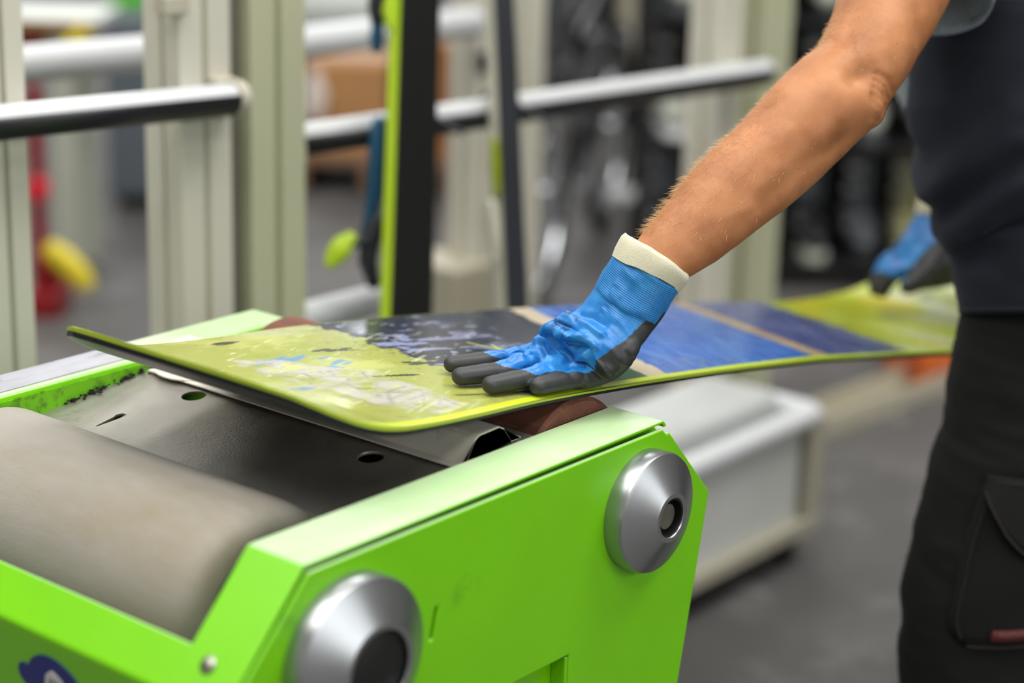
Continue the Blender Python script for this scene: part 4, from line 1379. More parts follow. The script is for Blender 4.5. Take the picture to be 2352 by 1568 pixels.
# three long pulls running down towards the knee, and slack near the hem
rel2 = np.stack([(co - nc[4]) @ RT, co[:, 2]], 1)
off = np.zeros(len(co))
NF = [([(2.0607, 0.9464, 1.0711), (2.0383, 0.9616, 1.0447), (2.0175, 0.9750, 1.0185), (2.0146, 0.9973, 0.9879), (2.0133, 1.0088, 0.9737)], 0.010, 0.014), ([(2.0660, 0.9551, 1.1036), (2.0366, 0.9735, 1.0654), (2.0127, 0.9873, 1.0321), (2.0160, 1.0055, 1.0089)], 0.010, 0.009),
      ([(2.0555, 0.9310, 1.0247), (2.0311, 0.9477, 0.9960), (2.0093, 0.9567, 0.9582), (1.9941, 0.9621, 0.9299), (2.0014, 0.9773, 0.9106)], 0.011, 0.013), ([(2.0552, 0.9444, 1.0524), (2.0308, 0.9610, 1.0237), (2.0095, 0.9739, 0.9951), (2.0102, 0.9895, 0.9598)], 0.009, -0.007),
      ([(2.0031, 1.0424, 1.1239), (1.9937, 1.0365, 1.0866), (2.0094, 1.0333, 1.0505)], 0.010, 0.010), ([(2.0143, 1.0331, 1.1336), (2.0014, 1.0271, 1.0870), (1.9962, 1.0117, 1.0406), (1.9959, 1.0012, 1.0176)], 0.011, -0.006),
      ([(2.0432, 0.9243, 0.9781), (2.0284, 0.9314, 0.9544), (2.0168, 0.9302, 0.9216)], 0.008, -0.005), ([(2.0162, 0.9397, 0.9401), (1.9989, 0.9499, 0.9163), (2.0020, 0.9711, 0.8990)], 0.010, -0.007)]
for pth, s_, a_ in NF:
    q2 = [((np.array(p) - nc[4]) @ RT, p[2]) for p in pth]
    off += a_ * np.exp(-seg_dist(rel2, q2) ** 2 / (2 * s_ * s_))
off += cloth_folds(co, 0.002, 21)
set_co(nm, co + no * off[:, None])
nv_o = link('hanging_pocket', nm, M['trouser_navy'], tro, smooth=True, angle=80)
nv_o['label'] = 'loose navy hanging pocket layer over the thigh'
nv_o.modifiers.new('solid', 'SOLIDIFY').thickness = 0.004
hmb = MB()
ring_ = [nc[-1] + unit(np.array(DEPTH) - unit(nc[-1] - nc[-2]) * np.dot(DEPTH, unit(nc[-1] - nc[-2]))) * nr[-1] * 0.925 * math.cos(2 * math.pi * k / 48) + RT * nr[-1] * 1.005 * math.sin(2 * math.pi * k / 48) + np.array((0, 0, 0.003)) for k in range(49)]
hmb.tube(ring_, 0.0035, 8).build('hem', M['trouser_navy'], nv_o, smooth=True)


# cargo pocket with flap, seams and a red woven tag on the side of the leg facing out
def on_leg(px_l, y, frac, lift=0.0):
    """point on the near face of the leg: frac across its width (0 left edge, 1 right)"""
    ys = [q[1] for q in LEG]
    c = np.array([np.interp(y, ys, [p[k] for p in cen]) for k in range(3)])
    r = np.interp(y, ys, rad)
    s_ = frac * 2 - 1
    dv = unit(np.array((-0.78, -0.63, 0.0)))
    return c + RT * r * s_ + dv * (r * 0.86 * math.sqrt(max(0.0, 1 - s_ * s_)) + lift)


def patch(name, grid, thick, m, parent):
    nr_, ncl = len(grid), len(grid[0])
    vs = [p for row in grid for p in row]
    fs = [(i * ncl + j, i * ncl + j + 1, (i + 1) * ncl + j + 1, (i + 1) * ncl + j) for i in range(nr_ - 1) for j in range(ncl - 1)]
    o_ = MB().add(vs, fs).build(name, m, parent, smooth=True, angle=80)
    sd_ = o_.modifiers.new('solid', 'SOLIDIFY')
    sd_.thickness = thick
    sd_.offset = 0
    return o_


ys_ = np.linspace(1055, 1410, 16)
grid = []
for y in ys_:
    tq = (y - 1055) / 355
    cut_ = 0.10 * max(0, (tq - 0.85) / 0.15) ** 2
    grid.append([on_leg(0, y, f, 0.009 + 0.006 * math.sin(math.pi * (f - 0.2) / 0.75) + 0.003 * math.sin(9 * tq + 5 * f)) for f in np.linspace(0.20 + cut_, 0.98, 16)])
pk = patch('cargo_pocket', grid, 0.004, M['trouser_black'], tro)
grid = []
fx = np.linspace(0.19, 0.98, 18)
for t in np.linspace(0, 1, 10):
    row = []
    for f in fx:
        yb = np.interp(f, [0.19, 0.24, 0.38, 0.5, 0.62, 0.75, 0.98], [1062, 1090, 1150, 1185, 1200, 1202, 1190])
        row.append(on_leg(0, 1032 + 8 * f + (yb - 1032) * t, f, 0.016 + 0.010 * t))
    grid.append(row)
fl = patch('pocket_flap', grid, 0.004, M['trouser_black'], tro)
MB().tube([p + np.array((-0.002, -0.002, 0)) for p in grid[-1]], 0.0014, 6).build('flap_seam', M['thread'], fl)
MB().tube([on_leg(0, 1042 + 8 * f, f, 0.019) for f in fx], 0.0012, 6).build('flap_seam', M['thread'], fl)
MB().tube([on_leg(0, y, 0.235 + 0.06 * max(0, (y - 1340) / 60) ** 2, 0.015) for y in np.linspace(1095, 1395, 14)], 0.001, 6).build('pocket_seam', M['thread'], pk)
MB().tube([on_leg(0, 1408, f, 0.018) for f in np.linspace(0.32, 0.98, 12)], 0.0012, 6).build('pocket_seam', M['thread'], pk)
tgm = patch('woven_tag', [[on_leg(0, y, f, 0.022) for f in np.linspace(0.45, 0.70, 6)] for y in (1366, 1378, 1390)], 0.001, M['tag_red'], pk)
tgm['label'] = 'small red woven tag'
lt_ = MB()
for k in range(7):
    f0 = 0.50 + k * 0.026
    lt_.tube([on_leg(0, 1371, f0, 0.0232), on_leg(0, 1379, f0 + 0.002, 0.0232)], 0.0011, 5)
    lt_.tube([on_leg(0, 1371 + 4 * (k % 3), f0, 0.0232), on_leg(0, 1372 + 3 * ((k + 1) % 3), f0 + 0.014, 0.0232)], 0.0010, 5)
lt_.build('tag_letters', M['tag_light'], pk)
# boots
for (fx_, fy_, dirx) in ((cen[-1][0], cen[-1][1], -1), (rl[-1][0], rl[-1][1], -1)):
    bt = MB()
    bt.loft([(fx_ + 0.07, fy_, 0.06), (fx_, fy_, 0.062), (fx_ - 0.08, fy_, 0.052), (fx_ - 0.16, fy_, 0.042)], [0.045, 0.05, 0.052, 0.042], [0.045, 0.048, 0.036, 0.026], ref=(0, 1, 0), n=20, dome=True)
    bt.loft([(fx_, fy_, 0.05), (fx_ + 0.005, fy_, 0.17)], [0.052, 0.058], n=20)
    bo = link('boot', fused(bt, 0.006, 4), M['boot'], person)
    MB().prism([(fx_ + 0.125, fy_ - 0.03), (fx_ + 0.125, fy_ + 0.03), (fx_ + 0.03, fy_ + 0.045), (fx_ - 0.1, fy_ + 0.052), (fx_ - 0.18, fy_ + 0.035), (fx_ - 0.2, fy_), (fx_ - 0.18, fy_ - 0.035), (fx_ - 0.1, fy_ - 0.052), (fx_ + 0.03, fy_ - 0.045)], 0.0, 0.022, axis=2).build('sole', M['sole'], bo, bevel=0.004)
# ================================================================ aluminium frame with white tubes
E1 = unit(np.array((0.636, -0.772, 0)))
E2 = unit(np.array((0.772, 0.636, 0)))
EZ = np.array((0, 0, 1.0))


def profile_post(l, w, sx, sy, z0, z1, parent, m='profile', name='post'):
    """slotted extrusion: square post with a groove let into each broad face"""
    gx, gy, d_ = sx * 0.12, sy * 0.12, 0.012
    poly = [(l - sx, w - sy), (l - gx, w - sy), (l - gx, w - sy + d_), (l + gx, w - sy + d_), (l + gx, w - sy), (l + sx, w - sy),
            (l + sx, w - gy), (l + sx - d_, w - gy), (l + sx - d_, w + gy), (l + sx, w + gy), (l + sx, w + sy), (l - sx, w + sy),
            (l - sx, w + gy), (l - sx + d_, w + gy), (l - sx + d_, w - gy), (l - sx, w - gy)]
    me_ = plate_with_holes(poly, [], z0, z1, axis=2)
    return link(name, me_, M[m], parent, bevel=0.0015)


fr1 = thing('aluminium_frame', (2.3, 2.0, 0), 'aluminium profile frame with white tube rails behind the grinder', 'frame')
pl_ = (1.4715, 1.9900, 0.9565)
profile_post(pl_[0] - 0.028, 1.99, 0.032, 0.032, 0, 1.75, fr1)
pa, pb = (1.7603, 1.9850, 0.9160), (1.8864, 1.9850, 0.8980)
profile_post(pa[0] - 0.004, 1.985, 0.044, 0.036, 0, 1.75, fr1)
profile_post(pb[0] + 0.008, 1.998, 0.052, 0.042, 0, 1.75, fr1, 'profile_green')
MB().box((pa[0] + 0.040, 1.975, 0), (pb[0] - 0.044, 2.0, 1.75)).build('joint_strip', M['groove'], fr1)
pr_ = (3.1924, 2.1000, 0.7540)
pr2 = (3.3756, 2.1000, 0.7301)
profile_post(pr_[0], 2.105, 0.036, 0.036, 0, 1.75, fr1)
profile_post(pr2[0], 2.115, 0.042, 0.040, 0, 1.75, fr1, 'profile_green')


def rail(p0, p1, r, parent, lower=True, cap0=False, cap1=False):
    p0, p1 = np.array(p0), np.array(p1)
    o_ = MB().tube([p0, p1], r, 24).build('rail', M['white_tube'], parent, smooth=True, angle=50)
    t = unit(p1 - p0)
    if lower:
        # black sleeve wrapped round the underside
        u = unit(np.cross(t, EZ))
        v = np.cross(u, t)
        vs, fs = [], []
        for q in (p0 + t * 0.01, p1 - t * 0.002):
            for k in range(13):
                an = math.radians(-200 + 178 * k / 12)
                vs.append(q + (u * math.cos(an) * -1 + v * math.sin(an)) * (r + 0.0015))
        for k in range(12):
            fs.append((k, k + 1, 14 + k, 13 + k))
        sl_ = MB().add(vs, fs).build('rail_sleeve', M['tube_black'], o_, smooth=True, angle=60)
        sl_.modifiers.new('solid', 'SOLIDIFY').thickness = 0.002
    for c, q, dq in ((cap0, p0, t), (cap1, p1, -t)):
        if c:
            MB().tube([q - dq * 0.012, q + dq * 0.004], r + 0.004, 20).build('end_cap', M['cap'], o_, smooth=True, angle=50)
    return o_


rail((1.3397, 1.9250, 1.0400), (1.7813, 1.9250, 1.0235), 0.0205, fr1, True, False, True)
rail((1.9845, 2.0300, 0.9249), (3.2560, 2.0300, 0.8952), 0.0235, fr1, True, True, False)
cb = np.array((1.7792, 1.9450, 1.0390))
MB().box(cb - (0.018, 0.012, 0.012), cb + (0.018, 0.012, 0.010)).build('clamp', M['cap'], fr1, bevel=0.003)
cb = np.array((1.7889, 1.9600, 0.9483))
MB().box(cb - (0.012, 0.010, 0.016), cb + (0.012, 0.010, 0.012)).build('clamp', M['cap'], fr1, bevel=0.003)
cb = np.array((1.9671, 2.0000, 0.9144))
MB().box(cb - (0.014, 0.012, 0.016), cb + (0.014, 0.012, 0.012)).build('clamp', M['cap'], fr1, bevel=0.003)
# low white roller at the foot of the frame
rail((1.9473, 2.0000, 0.6673), (2.1415, 2.0000, 0.6650), 0.024, fr1, False, False, False)
cb = np.array((1.7018, 1.9500, 1.1498))
MB().box(cb - (0.02, 0.012, 0.012), cb + (0.02, 0.012, 0.012)).build('clamp', M['cap'], fr1, bevel=0.003)

fr2 = thing('aluminium_frame', (2.6, 2.65, 0), 'pale profile frame standing farther back, behind the lime-edged ski', 'frame')
rail((1.8629, 2.6000, 0.9744), (2.2717, 2.6000, 0.9645), 0.030, fr2, False)
rail((2.4865, 2.6000, 0.9505), (3.0637, 2.6000, 0.9478), 0.030, fr2, False)
p2_ = (3.1263, 2.6500, 0.6196)
profile_post(p2_[0], 2.65, 0.036, 0.036, 0, 1.3, fr2)
p3_ = (3.4210, 2.7500, 0.6611)
profile_post(p3_[0], 2.75, 0.024, 0.03, 0, 1.6, fr2)
fb = np.array((3.0666, 2.6200, 0.3865))
MB().box((fb[0] - 0.07, 2.58, 0.0), (fb[0] + 0.06, 2.76, fb[2] + 0.06)).build('foot_block', M['beige'], fr2, bevel=0.006)
cb = np.array((3.0911, 2.6000, 0.8619))
MB().box(cb - (0.008, 0.01, 0.022), cb + (0.008, 0.01, 0.022)).build('latch', M['tube_black'], fr2, bevel=0.003)


# ================================================================ skis hanging in the frame
def ski(p_top, p_bot, z0, z1, hw, ht, name, label, face, sidem, topm, ang=50):
    p_top, p_bot = np.array(p_top), np.array(p_bot)
    ax = (p_top - p_bot) / (p_top[2] - p_bot[2])
    A = p_bot + ax * (z0 - p_bot[2])
    r_ = math.radians(ang)
    ew = E1 * math.cos(r_) + E2 * math.sin(r_)
    et = -E1 * math.sin(r_) + E2 * math.cos(r_)
    t = thing(name, tuple(A), label, 'ski')
    zs = np.linspace(z0, z1, 26)
    prof_ = []
    for z in zs:
        q = (z - z0) / (z1 - z0)
        wv = hw * (1 + 0.16 * abs(2 * q - 1) ** 2) * (1 - max(0, (q - 0.93) / 0.07) ** 2 * 0.75) * (1 - max(0, (0.06 - q) / 0.06) ** 2 * 0.5)
        bend = 0.06 * max(0, (q - 0.9) / 0.1) ** 2
        prof_.append((A + ax * (z - z0) + et * bend, wv))

    def shell(o0, o1, s, nm, m_):
        vs, fs = [], []
        for c, wv in prof_:
            for a_, b_ in ((-1, o0), (1, o0), (1, o1), (-1, o1)):
                vs.append(c + ew * a_ * wv * s + et * b_)
        n_ = len(prof_)
        for i in range(n_ - 1):
            for k in range(4):
                fs.append((i * 4 + k, i * 4 + (k + 1) % 4, (i + 1) * 4 + (k + 1) % 4, (i + 1) * 4 + k))
        fs += [(0, 1, 2, 3), (4 * n_ - 1, 4 * n_ - 2, 4 * n_ - 3, 4 * n_ - 4)]
        return MB().add(vs, fs).build(nm, m_, t, bevel=0.001)
    shell(-ht, -ht + 0.004, 0.999, 'ski_base', face)
    shell(-ht + 0.0041, ht, 1.0, 'sidewall', sidem)
    shell(ht + 0.0001, ht + 0.0018, 0.99, 'top_sheet', topm)
    return t, A, ax, ew, et, z0


t1, A1, ax1, ew1, et1, zz = ski((2.1957, 1.9776, 1.1159), (2.0728, 1.8768, 0.6846), 0.44, 1.78, 0.042, 0.0115, 'ski', 'ski with lime side edge and black base hanging in the frame', M['ski_black'], M['lime'], M['bind_dark'])


def on_ski(px):
    return np.array(px)


hb = MB()
hb.loft([(2.1393, 1.9956, 0.9358), (2.1318, 1.9918, 0.9079), (2.1163, 1.9818, 0.8460), (2.1030, 1.9777, 0.8025), (2.0921, 1.9795, 0.7775)], [0.012, 0.014, 0.013, 0.011, 0.008], [0.020, 0.022, 0.02, 0.016, 0.01], ref=tuple(E1), n=16, dome=True)
hb.build('heel_piece', M['bind_blue'], t1, smooth=True)
hb = MB()
hb.loft([(2.0940, 1.9551, 0.8012), (2.0829, 1.9586, 0.7794), (2.0729, 1.9550, 0.7455), (2.0717, 1.9421, 0.7150)], [0.012, 0.016, 0.014, 0.010], [0.016, 0.02, 0.018, 0.012], ref=tuple(E1), n=14, dome=True)
br_ = hb.build('brake', M['bind_dark'], t1, smooth=True)
hb = MB()
hb.tube([(2.0671, 1.9472, 0.7840), (2.0493, 1.9503, 0.7793), (2.0380, 1.9613, 0.7728)], 0.006, 8)
hb.build('brake_arm', M['bind_dark'], br_, smooth=True)
hb = MB()
hb.loft([(2.0431, 1.9610, 0.7857), (2.0344, 1.9667, 0.7751), (2.0242, 1.9726, 0.7608), (2.0155, 1.9773, 0.7478)], [0.010, 0.0165, 0.0165, 0.009], [0.008, 0.012, 0.012, 0.007], ref=tuple(E1), n=16, dome=True)
hb.build('brake_pad', M['lime'], br_, smooth=True)
hb = MB()
hb.loft([(2.1802, 2.0396, 1.1367), (2.1716, 2.0329, 1.0995), (2.1671, 2.0267, 1.0748)], [0.012, 0.014, 0.010], [0.02, 0.022, 0.016], ref=tuple(E1), n=16, dome=True)
tp_ = hb.build('toe_piece', M['bind_dark'], t1, smooth=True)
hb = MB()
hb.loft([(2.1669, 2.0264, 1.0736), (2.1620, 2.0243, 1.0562), (2.1595, 2.0210, 1.0427)], [0.010, 0.011, 0.008], [0.016, 0.017, 0.012], ref=tuple(E1), n=14, dome=True)
hb.build('toe_lever', M['bind_blue'], tp_, smooth=True)
hb = MB()
hb.loft([(2.1524, 1.9883, 1.1307), (2.1450, 1.9845, 1.1032), (2.1410, 1.9789, 1.0808)], [0.006, 0.010, 0.005], [0.008, 0.010, 0.006], ref=tuple(E1), n=12, dome=True)
hb.build('binding_plate', M['lime'], t1, smooth=True)
hb = MB()
hb.loft([(2.0638, 1.9092, 0.7652), (2.0590, 1.9080, 0.7500), (2.0560, 1.9032, 0.7319)], [0.004, 0.007, 0.004], [0.006, 0.008, 0.005], ref=tuple(E1), n=12, dome=True)
hb.build('binding_plate', M['lime'], t1, smooth=True)

t2, A2, ax2, ew2, et2, zz = ski((2.4527, 2.0299, 1.0917), (2.3378, 1.8927, 0.6393), 0.44, 1.75, 0.020, 0.013, 'ski', 'narrow dark ski with pale side edge, beside the lime-edged ski', M['bind_dark'], M['ski_white'], M['ski_white'], 38)
hb = MB()
hb.loft([(2.3715, 1.9661, 0.8837), (2.3648, 1.9575, 0.8478), (2.3566, 1.9476, 0.8053)], [0.006, 0.0085, 0.006], [0.010, 0.012, 0.009], ref=tuple(E1), n=12, dome=True)
hb.build('edge_guard', mat('olive_lime', '#8a9a10', 0.4), t2, smooth=True)
hb = MB()
hb.loft([(2.3480, 1.9505, 0.7888), (2.3423, 1.9391, 0.7496), (2.3395, 1.9287, 0.7204), (2.3335, 1.9285, 0.7039)], [0.010, 0.012, 0.010, 0.006], ref=tuple(E1), n=12, dome=True)
hb.build('binding', M['ski_white'], t2, smooth=True)

for (t_, px_, lab) in ((t1, (2.2306, 2.0120, 0.9224), 0), (t2, (2.4405, 2.0120, 0.9128), 0)):
    c = np.array(px_)
    MB().tube([c + np.array((0, -0.10, 0.0)), c + np.array((0, -0.02, 0.024)), c + np.array((0, 0.03, 0.03)), c + np.array((0, 0.05, 0.012))], 0.004, 8).build('hanging_hook', M['bind_dark'], t_, smooth=True)

# ================================================================ rolling bin
bin_ = thing('rolling_bin', (2.75, 2.1, 0), 'white plastic bin on casters with a bright rim, behind the grinder', 'bin')
bx0, bx1, by0, by1 = 2.25, 3.13, 1.80, 2.02
zt = 0.285
zr = 0.07
for lo, hi, nm in (((bx0, by0, zr + 0.02), (bx1 - 0.03, by0 + 0.012, zt), 'bin_wall'), ((bx0, by1 - 0.012, zr + 0.02), (bx1 - 0.03, by1, zt), 'bin_wall'),
                   ((bx0, by0, zr + 0.02), (bx0 + 0.012, by1, zt), 'bin_wall'), ((bx1 - 0.042, by0, zr + 0.02), (bx1 - 0.03, by1, zt), 'bin_wall'), ((bx0, by0, zr + 0.01), (bx1 - 0.03, by1, zr + 0.022), 'bin_floor')):
    MB().box(lo, hi).build(nm, M['binwhite'], bin_, bevel=0.004)
rm_ = MB()
for p, q in (((bx0, by0), (bx1, by0)), ((bx1, by0), (bx1, by1)), ((bx1, by1), (bx0, by1)), ((bx0, by1), (bx0, by0))):
    rm_.tube([(p[0], p[1], zt + 0.004), (q[0], q[1], zt + 0.004)], 0.023, 16)
rm_.build('rim', M['white_tube'], bin_, smooth=True, angle=50)
for l in (bx0, bx1):
    for w in (by0, by1):
        MB().box((l - 0.028, w - 0.02, zr - 0.005), (l + 0.022, w + 0.02, zt)).build('corner_post', M['binframe'], bin_, bevel=0.004)
for w in (by0, by1):
    MB().box((bx0 - 0.02, w - 0.022, zr - 0.012), (bx1 + 0.02, w + 0.022, zr + 0.02)).build('base_rail', M['binframe'], bin_, bevel=0.004)
for l in (bx0, bx1):
    MB().box((l - 0.02, by0, zr - 0.012), (l + 0.02, by1, zr + 0.02)).build('base_rail', M['binframe'], bin_, bevel=0.004)
for l in (bx0 + 0.08, bx1 - 0.03):
    for w in (by0 + 0.02, by1 - 0.04):
        cf = MB().box((l - 0.014, w - 0.016, 0.032), (l + 0.014, w + 0.016, zr - 0.01)).build('caster', M['darkgrey'], bin_)
        MB().lathe([(0.004, -0.013), (0.026, -0.013), (0.029, -0.009), (0.029, 0.009), (0.026, 0.013), (0.004, 0.013)], (l - 0.008, w, 0.029), (0, 1, 0), 22).build('wheel', M['dark_rubber'], cf, smooth=True)
# foam block standing in the bin
fo = MB().box((2.30, by0 + 0.022, zr + 0.024), (bx1 - 0.075, by1 - 0.022, 0.345)).build('foam_block', M['foam'], None, bevel=0.022, seg=4)
tag(fo, 'white foam block standing in the rolling bin, above its rim', 'block')

# low steel channel on the floor and an orange crate beyond the board's tail
q0, q1 = np.array((3.8101, 2.1725, 0.0000)), np.array((4.3860, 2.1354, 0.0000))
t = unit(q1 - q0)
n_ = np.cross(t, EZ)
ch = thing('floor_channel', tuple(q0), 'pale steel channel lying on the dark floor beyond the bin', 'channel')
for off_, hw_, z0_, z1_, nm in ((0, 0.05, 0.0, 0.006, 'web'), (-0.047, 0.003, 0.006, 0.05, 'flange'), (0.047, 0.003, 0.006, 0.05, 'flange')):
    c = (q0 + q1) / 2 + n_ * off_ + EZ * (z0_ + z1_) / 2
    MB().obox(c, t * np.linalg.norm(q1 - q0) * 0.62, n_ * hw_, EZ * (z1_ - z0_) / 2).build(nm, M['beige'], ch)


def crate(name, c, a, b, hgt, yaw, m, label, cat, lid=None):
    """open box with four walls, floor and a lipped rim"""
    t_ = thing(name, tuple(c), label, cat)
    c = np.array(c)
    u, v = np.array((math.cos(yaw), math.sin(yaw), 0)), np.array((-math.sin(yaw), math.cos(yaw), 0))
    MB().obox(c + EZ * 0.006, u * a, v * b, EZ * 0.006).build('crate_floor', m, t_)
    for s_ in (-1, 1):
        MB().obox(c + u * (a - 0.006) * s_ + EZ * hgt / 2, u * 0.006, v * b, EZ * hgt / 2).build('crate_wall', m, t_)
        MB().obox(c + v * (b - 0.006) * s_ + EZ * hgt / 2, u * a, v * 0.006, EZ * hgt / 2).build('crate_wall', m, t_)
        MB().obox(c + u * a * s_ + EZ * (hgt - 0.012), u * 0.010, v * (b + 0.01), EZ * 0.012).build('crate_rim', m, t_)
        MB().obox(c + v * b * s_ + EZ * (hgt - 0.012), u * (a + 0.01), v * 0.010, EZ * 0.012).build('crate_rim', m, t_)
    return t_


crate('crate', (4.4179, 2.1339, 0.0000), 0.10, 0.16, 0.09, 0.9, M['orange'], 'low orange crate on the floor behind the person', 'crate')

# ================================================================ bench, jack and cabinets at the far left
YAW = math.atan2(E1[1], E1[0])
bt = np.array((3.3653, 4.4506, 0.7412))
wb = thing('workbench', (bt[0], bt[1], 0), 'workbench with white top and wood edge over red drawer', 'workbench')
c = bt + E2 * 0.35
MB().obox(bt + E2 * 0.17 - EZ * 0.012 - E1 * 0.05, E1 * 0.24, E2 * 0.17, EZ * 0.012).build('bench_top', M['bench_white'], wb, bevel=0.004)
MB().obox(bt - E1 * 0.05 - EZ * 0.016, E1 * 0.24, E2 * 0.012, EZ * 0.014).build('edge_strip', M['bench_edge'], wb, bevel=0.003)
for a_ in (-0.24, 0.085):
    for b_ in (0.05, 0.29):
        hgt = bt[2] - 0.03
        MB().obox(bt * (1, 1, 0) + E1 * a_ + E2 * b_ + EZ * hgt / 2, E1 * 0.034, E2 * 0.03, EZ * hgt / 2).build('leg', M['palegrey'], wb, bevel=0.004)
dr = MB().obox(bt - EZ * 0.085 - E1 * 0.06 + E2 * 0.2, E1 * 0.11, E2 * 0.18, EZ * 0.045).build('drawer', M['red'], wb, bevel=0.004)
dh = MB()
hp = np.array((3.3795, 4.2524, 0.7095))
dh.tube([hp - E1 * 0.03 - EZ * 0.03, hp, hp + E1 * 0.022 + EZ * 0.02], 0.02, 12)
dh.build('handle', M['yellow'], dr, smooth=True)

jb = np.array((3.2101, 4.2005, 0.0000))
jk = thing('hydraulic_jack', tuple(jb), 'red upright jack with yellow lever on the floor under the bench', 'jack')
MB().obox(jb + EZ * 0.035, E1 * 0.05, E2 * 0.09, EZ * 0.035).build('base_block', M['red'], jk, bevel=0.008)
MB().lathe([(0.036, 0), (0.04, 0.02), (0.04, 0.075), (0.03, 0.10), (0.012, 0.11)], jb + EZ * 0.07, (0, 0, 1), 24).build('cylinder', M['red'], jk, smooth=True)
jc = jb - E1 * 0.028 + E2 * 0.05
MB().tube([jc + EZ * 0.05, jc + EZ * 0.60], 0.021, 14).build('column', M['red'], jk, smooth=True)
MB().lathe([(0.004, -0.03), (0.03, -0.025), (0.033, 0), (0.03, 0.025), (0.004, 0.03)], jc + EZ * 0.325 - E2 * 0.025 + E1 * 0.006, tuple(-E2), 18).build('valve_knob', M['red_bright'], jk, smooth=True)
lv = MB()
lv.loft([(3.1900, 4.1529, 0.1768), (3.2075, 4.1188, 0.1503), (3.2249, 4.0797, 0.1128), (3.2326, 4.0601, 0.0913)], [0.03, 0.036, 0.034, 0.022], [0.02, 0.022, 0.02, 0.014], ref=tuple(EZ), n=16, dome=True)
lv.build('lever', M['yellow'], jk, smooth=True)


def cabinet(name, c, hw, dp, hgt, m, label, cat, doors=2, z0=0.0, plinth=True):
    c = np.array(c)
    t_ = thing(name, (c[0], c[1], 0), label, cat)
    MB().obox(c + EZ * (z0 + hgt / 2 + 0.02) + E2 * dp, E1 * hw, E2 * dp, EZ * (hgt / 2 - 0.02)).build('carcass', m, t_, bevel=0.006)
    MB().obox(c + EZ * (z0 / 2 + 0.02) + E2 * (dp + 0.02), E1 * (hw - 0.02), E2 * (dp - 0.03), EZ * (z0 / 2 + 0.02)).build('plinth', M['dark_rubber'], t_)
    for k in range(doors):
        x = -hw + (2 * k + 1) * hw / doors
        d_ = MB().obox(c + E1 * x + EZ * (z0 + hgt / 2 + 0.02) - E2 * 0.006, E1 * (hw / doors - 0.006), E2 * 0.008, EZ * (hgt / 2 - 0.035)).build('door', m, t_, bevel=0.003)
        MB().obox(c + E1 * (x + (hw / doors - 0.03)) + EZ * (z0 + hgt * 0.55) - E2 * 0.022, E1 * 0.006, E2 * 0.008, EZ * 0.05).build('handle', M['darkgrey'], d_)
    return t_


cabinet('cabinet', np.array((3.7427, 4.6067, 0.0000)) + E2 * 0.55, 0.095, 0.2, 0.62, M['crate'], 'slate-dark cabinet standing beside the bench leg', 'cabinet', 1)
cabinet('cabinet', np.array((3.6080, 4.2710, 0.0000)) + E2 * 1.3, 0.10, 0.2, 0.9, M['darkgrey'], 'grey-brown cabinet behind the paired aluminium posts', 'cabinet', 1)
gc = np.array((4.6376, 5.4307, 0.5283))
gcz = gc[2]
gcab = cabinet('grinder_cabinet', (gc[0], gc[1], 0), 0.13, 0.3, 0.55, M['greenbright'], 'bright green machine housing on a dark stand at the far end', 'machine', 1, z0=gcz)
pb_ = np.array((6.2084, 6.0581, 0.3491))
wb2 = thing('workbench', (pb_[0], pb_[1], 0), 'pale bench with thick top behind the cartons', 'workbench')
MB().obox(pb_ + EZ * 0.04 + E2 * 0.3, E1 * 0.25, E2 * 0.3, EZ * 0.05).build('bench_top', M['bench_white'], wb2, bevel=0.006)
for a_ in (-0.22, 0.22):
    for b_ in (0.08, 0.5):
        MB().obox(pb_ * (1, 1, 0) + E1 * a_ + E2 * b_ + EZ * pb_[2] / 2, E1 * 0.025, E2 * 0.025, EZ * pb_[2] / 2).build('leg', M['darkgrey'], wb2)

# pallet with cartons
pp = np.array((4.8701, 4.5644, 0.0000))
pal = thing('pallet', tuple(pp), 'wooden pallet under the brown cartons', 'pallet')
for k in range(6):
    MB().obox(pp + E2 * (0.06 + 0.12 * k) + EZ * 0.118, E1 * 0.31, E2 * 0.05, EZ * 0.011).build('deck_board', M['wood'], pal)
for a_ in (-0.28, 0, 0.28):
    MB().obox(pp + E1 * a_ + E2 * 0.36 + EZ * 0.06, E1 * 0.045, E2 * 0.35, EZ * 0.045).build('stringer', M['wood'], pal)


def carton(c, a, b, hgt, m, label, flap=True):
    c = np.array(c)
    t_ = thing('carton', tuple(c), label, 'carton', None)
    MB().obox(c + EZ * hgt / 2, E1 * a, E2 * b, EZ * hgt / 2).build('carton_body', m, t_, bevel=0.003)
    for s_ in (-1, 1):
        MB().obox(c + EZ * (hgt + 0.003) + E2 * s_ * b * 0.51, E1 * a, E2 * b * 0.48, EZ * 0.003).build('flap', m, t_)
    MB().obox(c + EZ * (hgt + 0.008), E1 * (a + 0.002), E2 * 0.03, EZ * 0.002).build('tape', M['tape'], t_)
    return t_


carton(pp + EZ * 0.13 - E1 * 0.10 + E2 * 0.30, 0.14, 0.2, 0.30, M['card'], 'tan carton on the pallet, with plastic wrap at its corner')
wrp = MB()
wrp.loft([pp + EZ * 0.26 - E1 * 0.215 + E2 * 0.075, pp + EZ * 0.33 - E1 * 0.205 + E2 * 0.07, pp + EZ * 0.40 - E1 * 0.21 + E2 * 0.08], [0.03, 0.042, 0.02], [0.02, 0.025, 0.015], ref=tuple(E1), n=14, dome=True)
tag(wrp.build('packing_wrap', M['tape'], None, smooth=True), 'pale bundle of packing wrap against the tan carton', 'packing')
carton(pp + EZ * 0.13 + E1 * 0.195 + E2 * 0.30, 0.12, 0.2, 0.37, M['card_dark'], 'taller dark brown carton on the pallet, half hidden by the black ski')

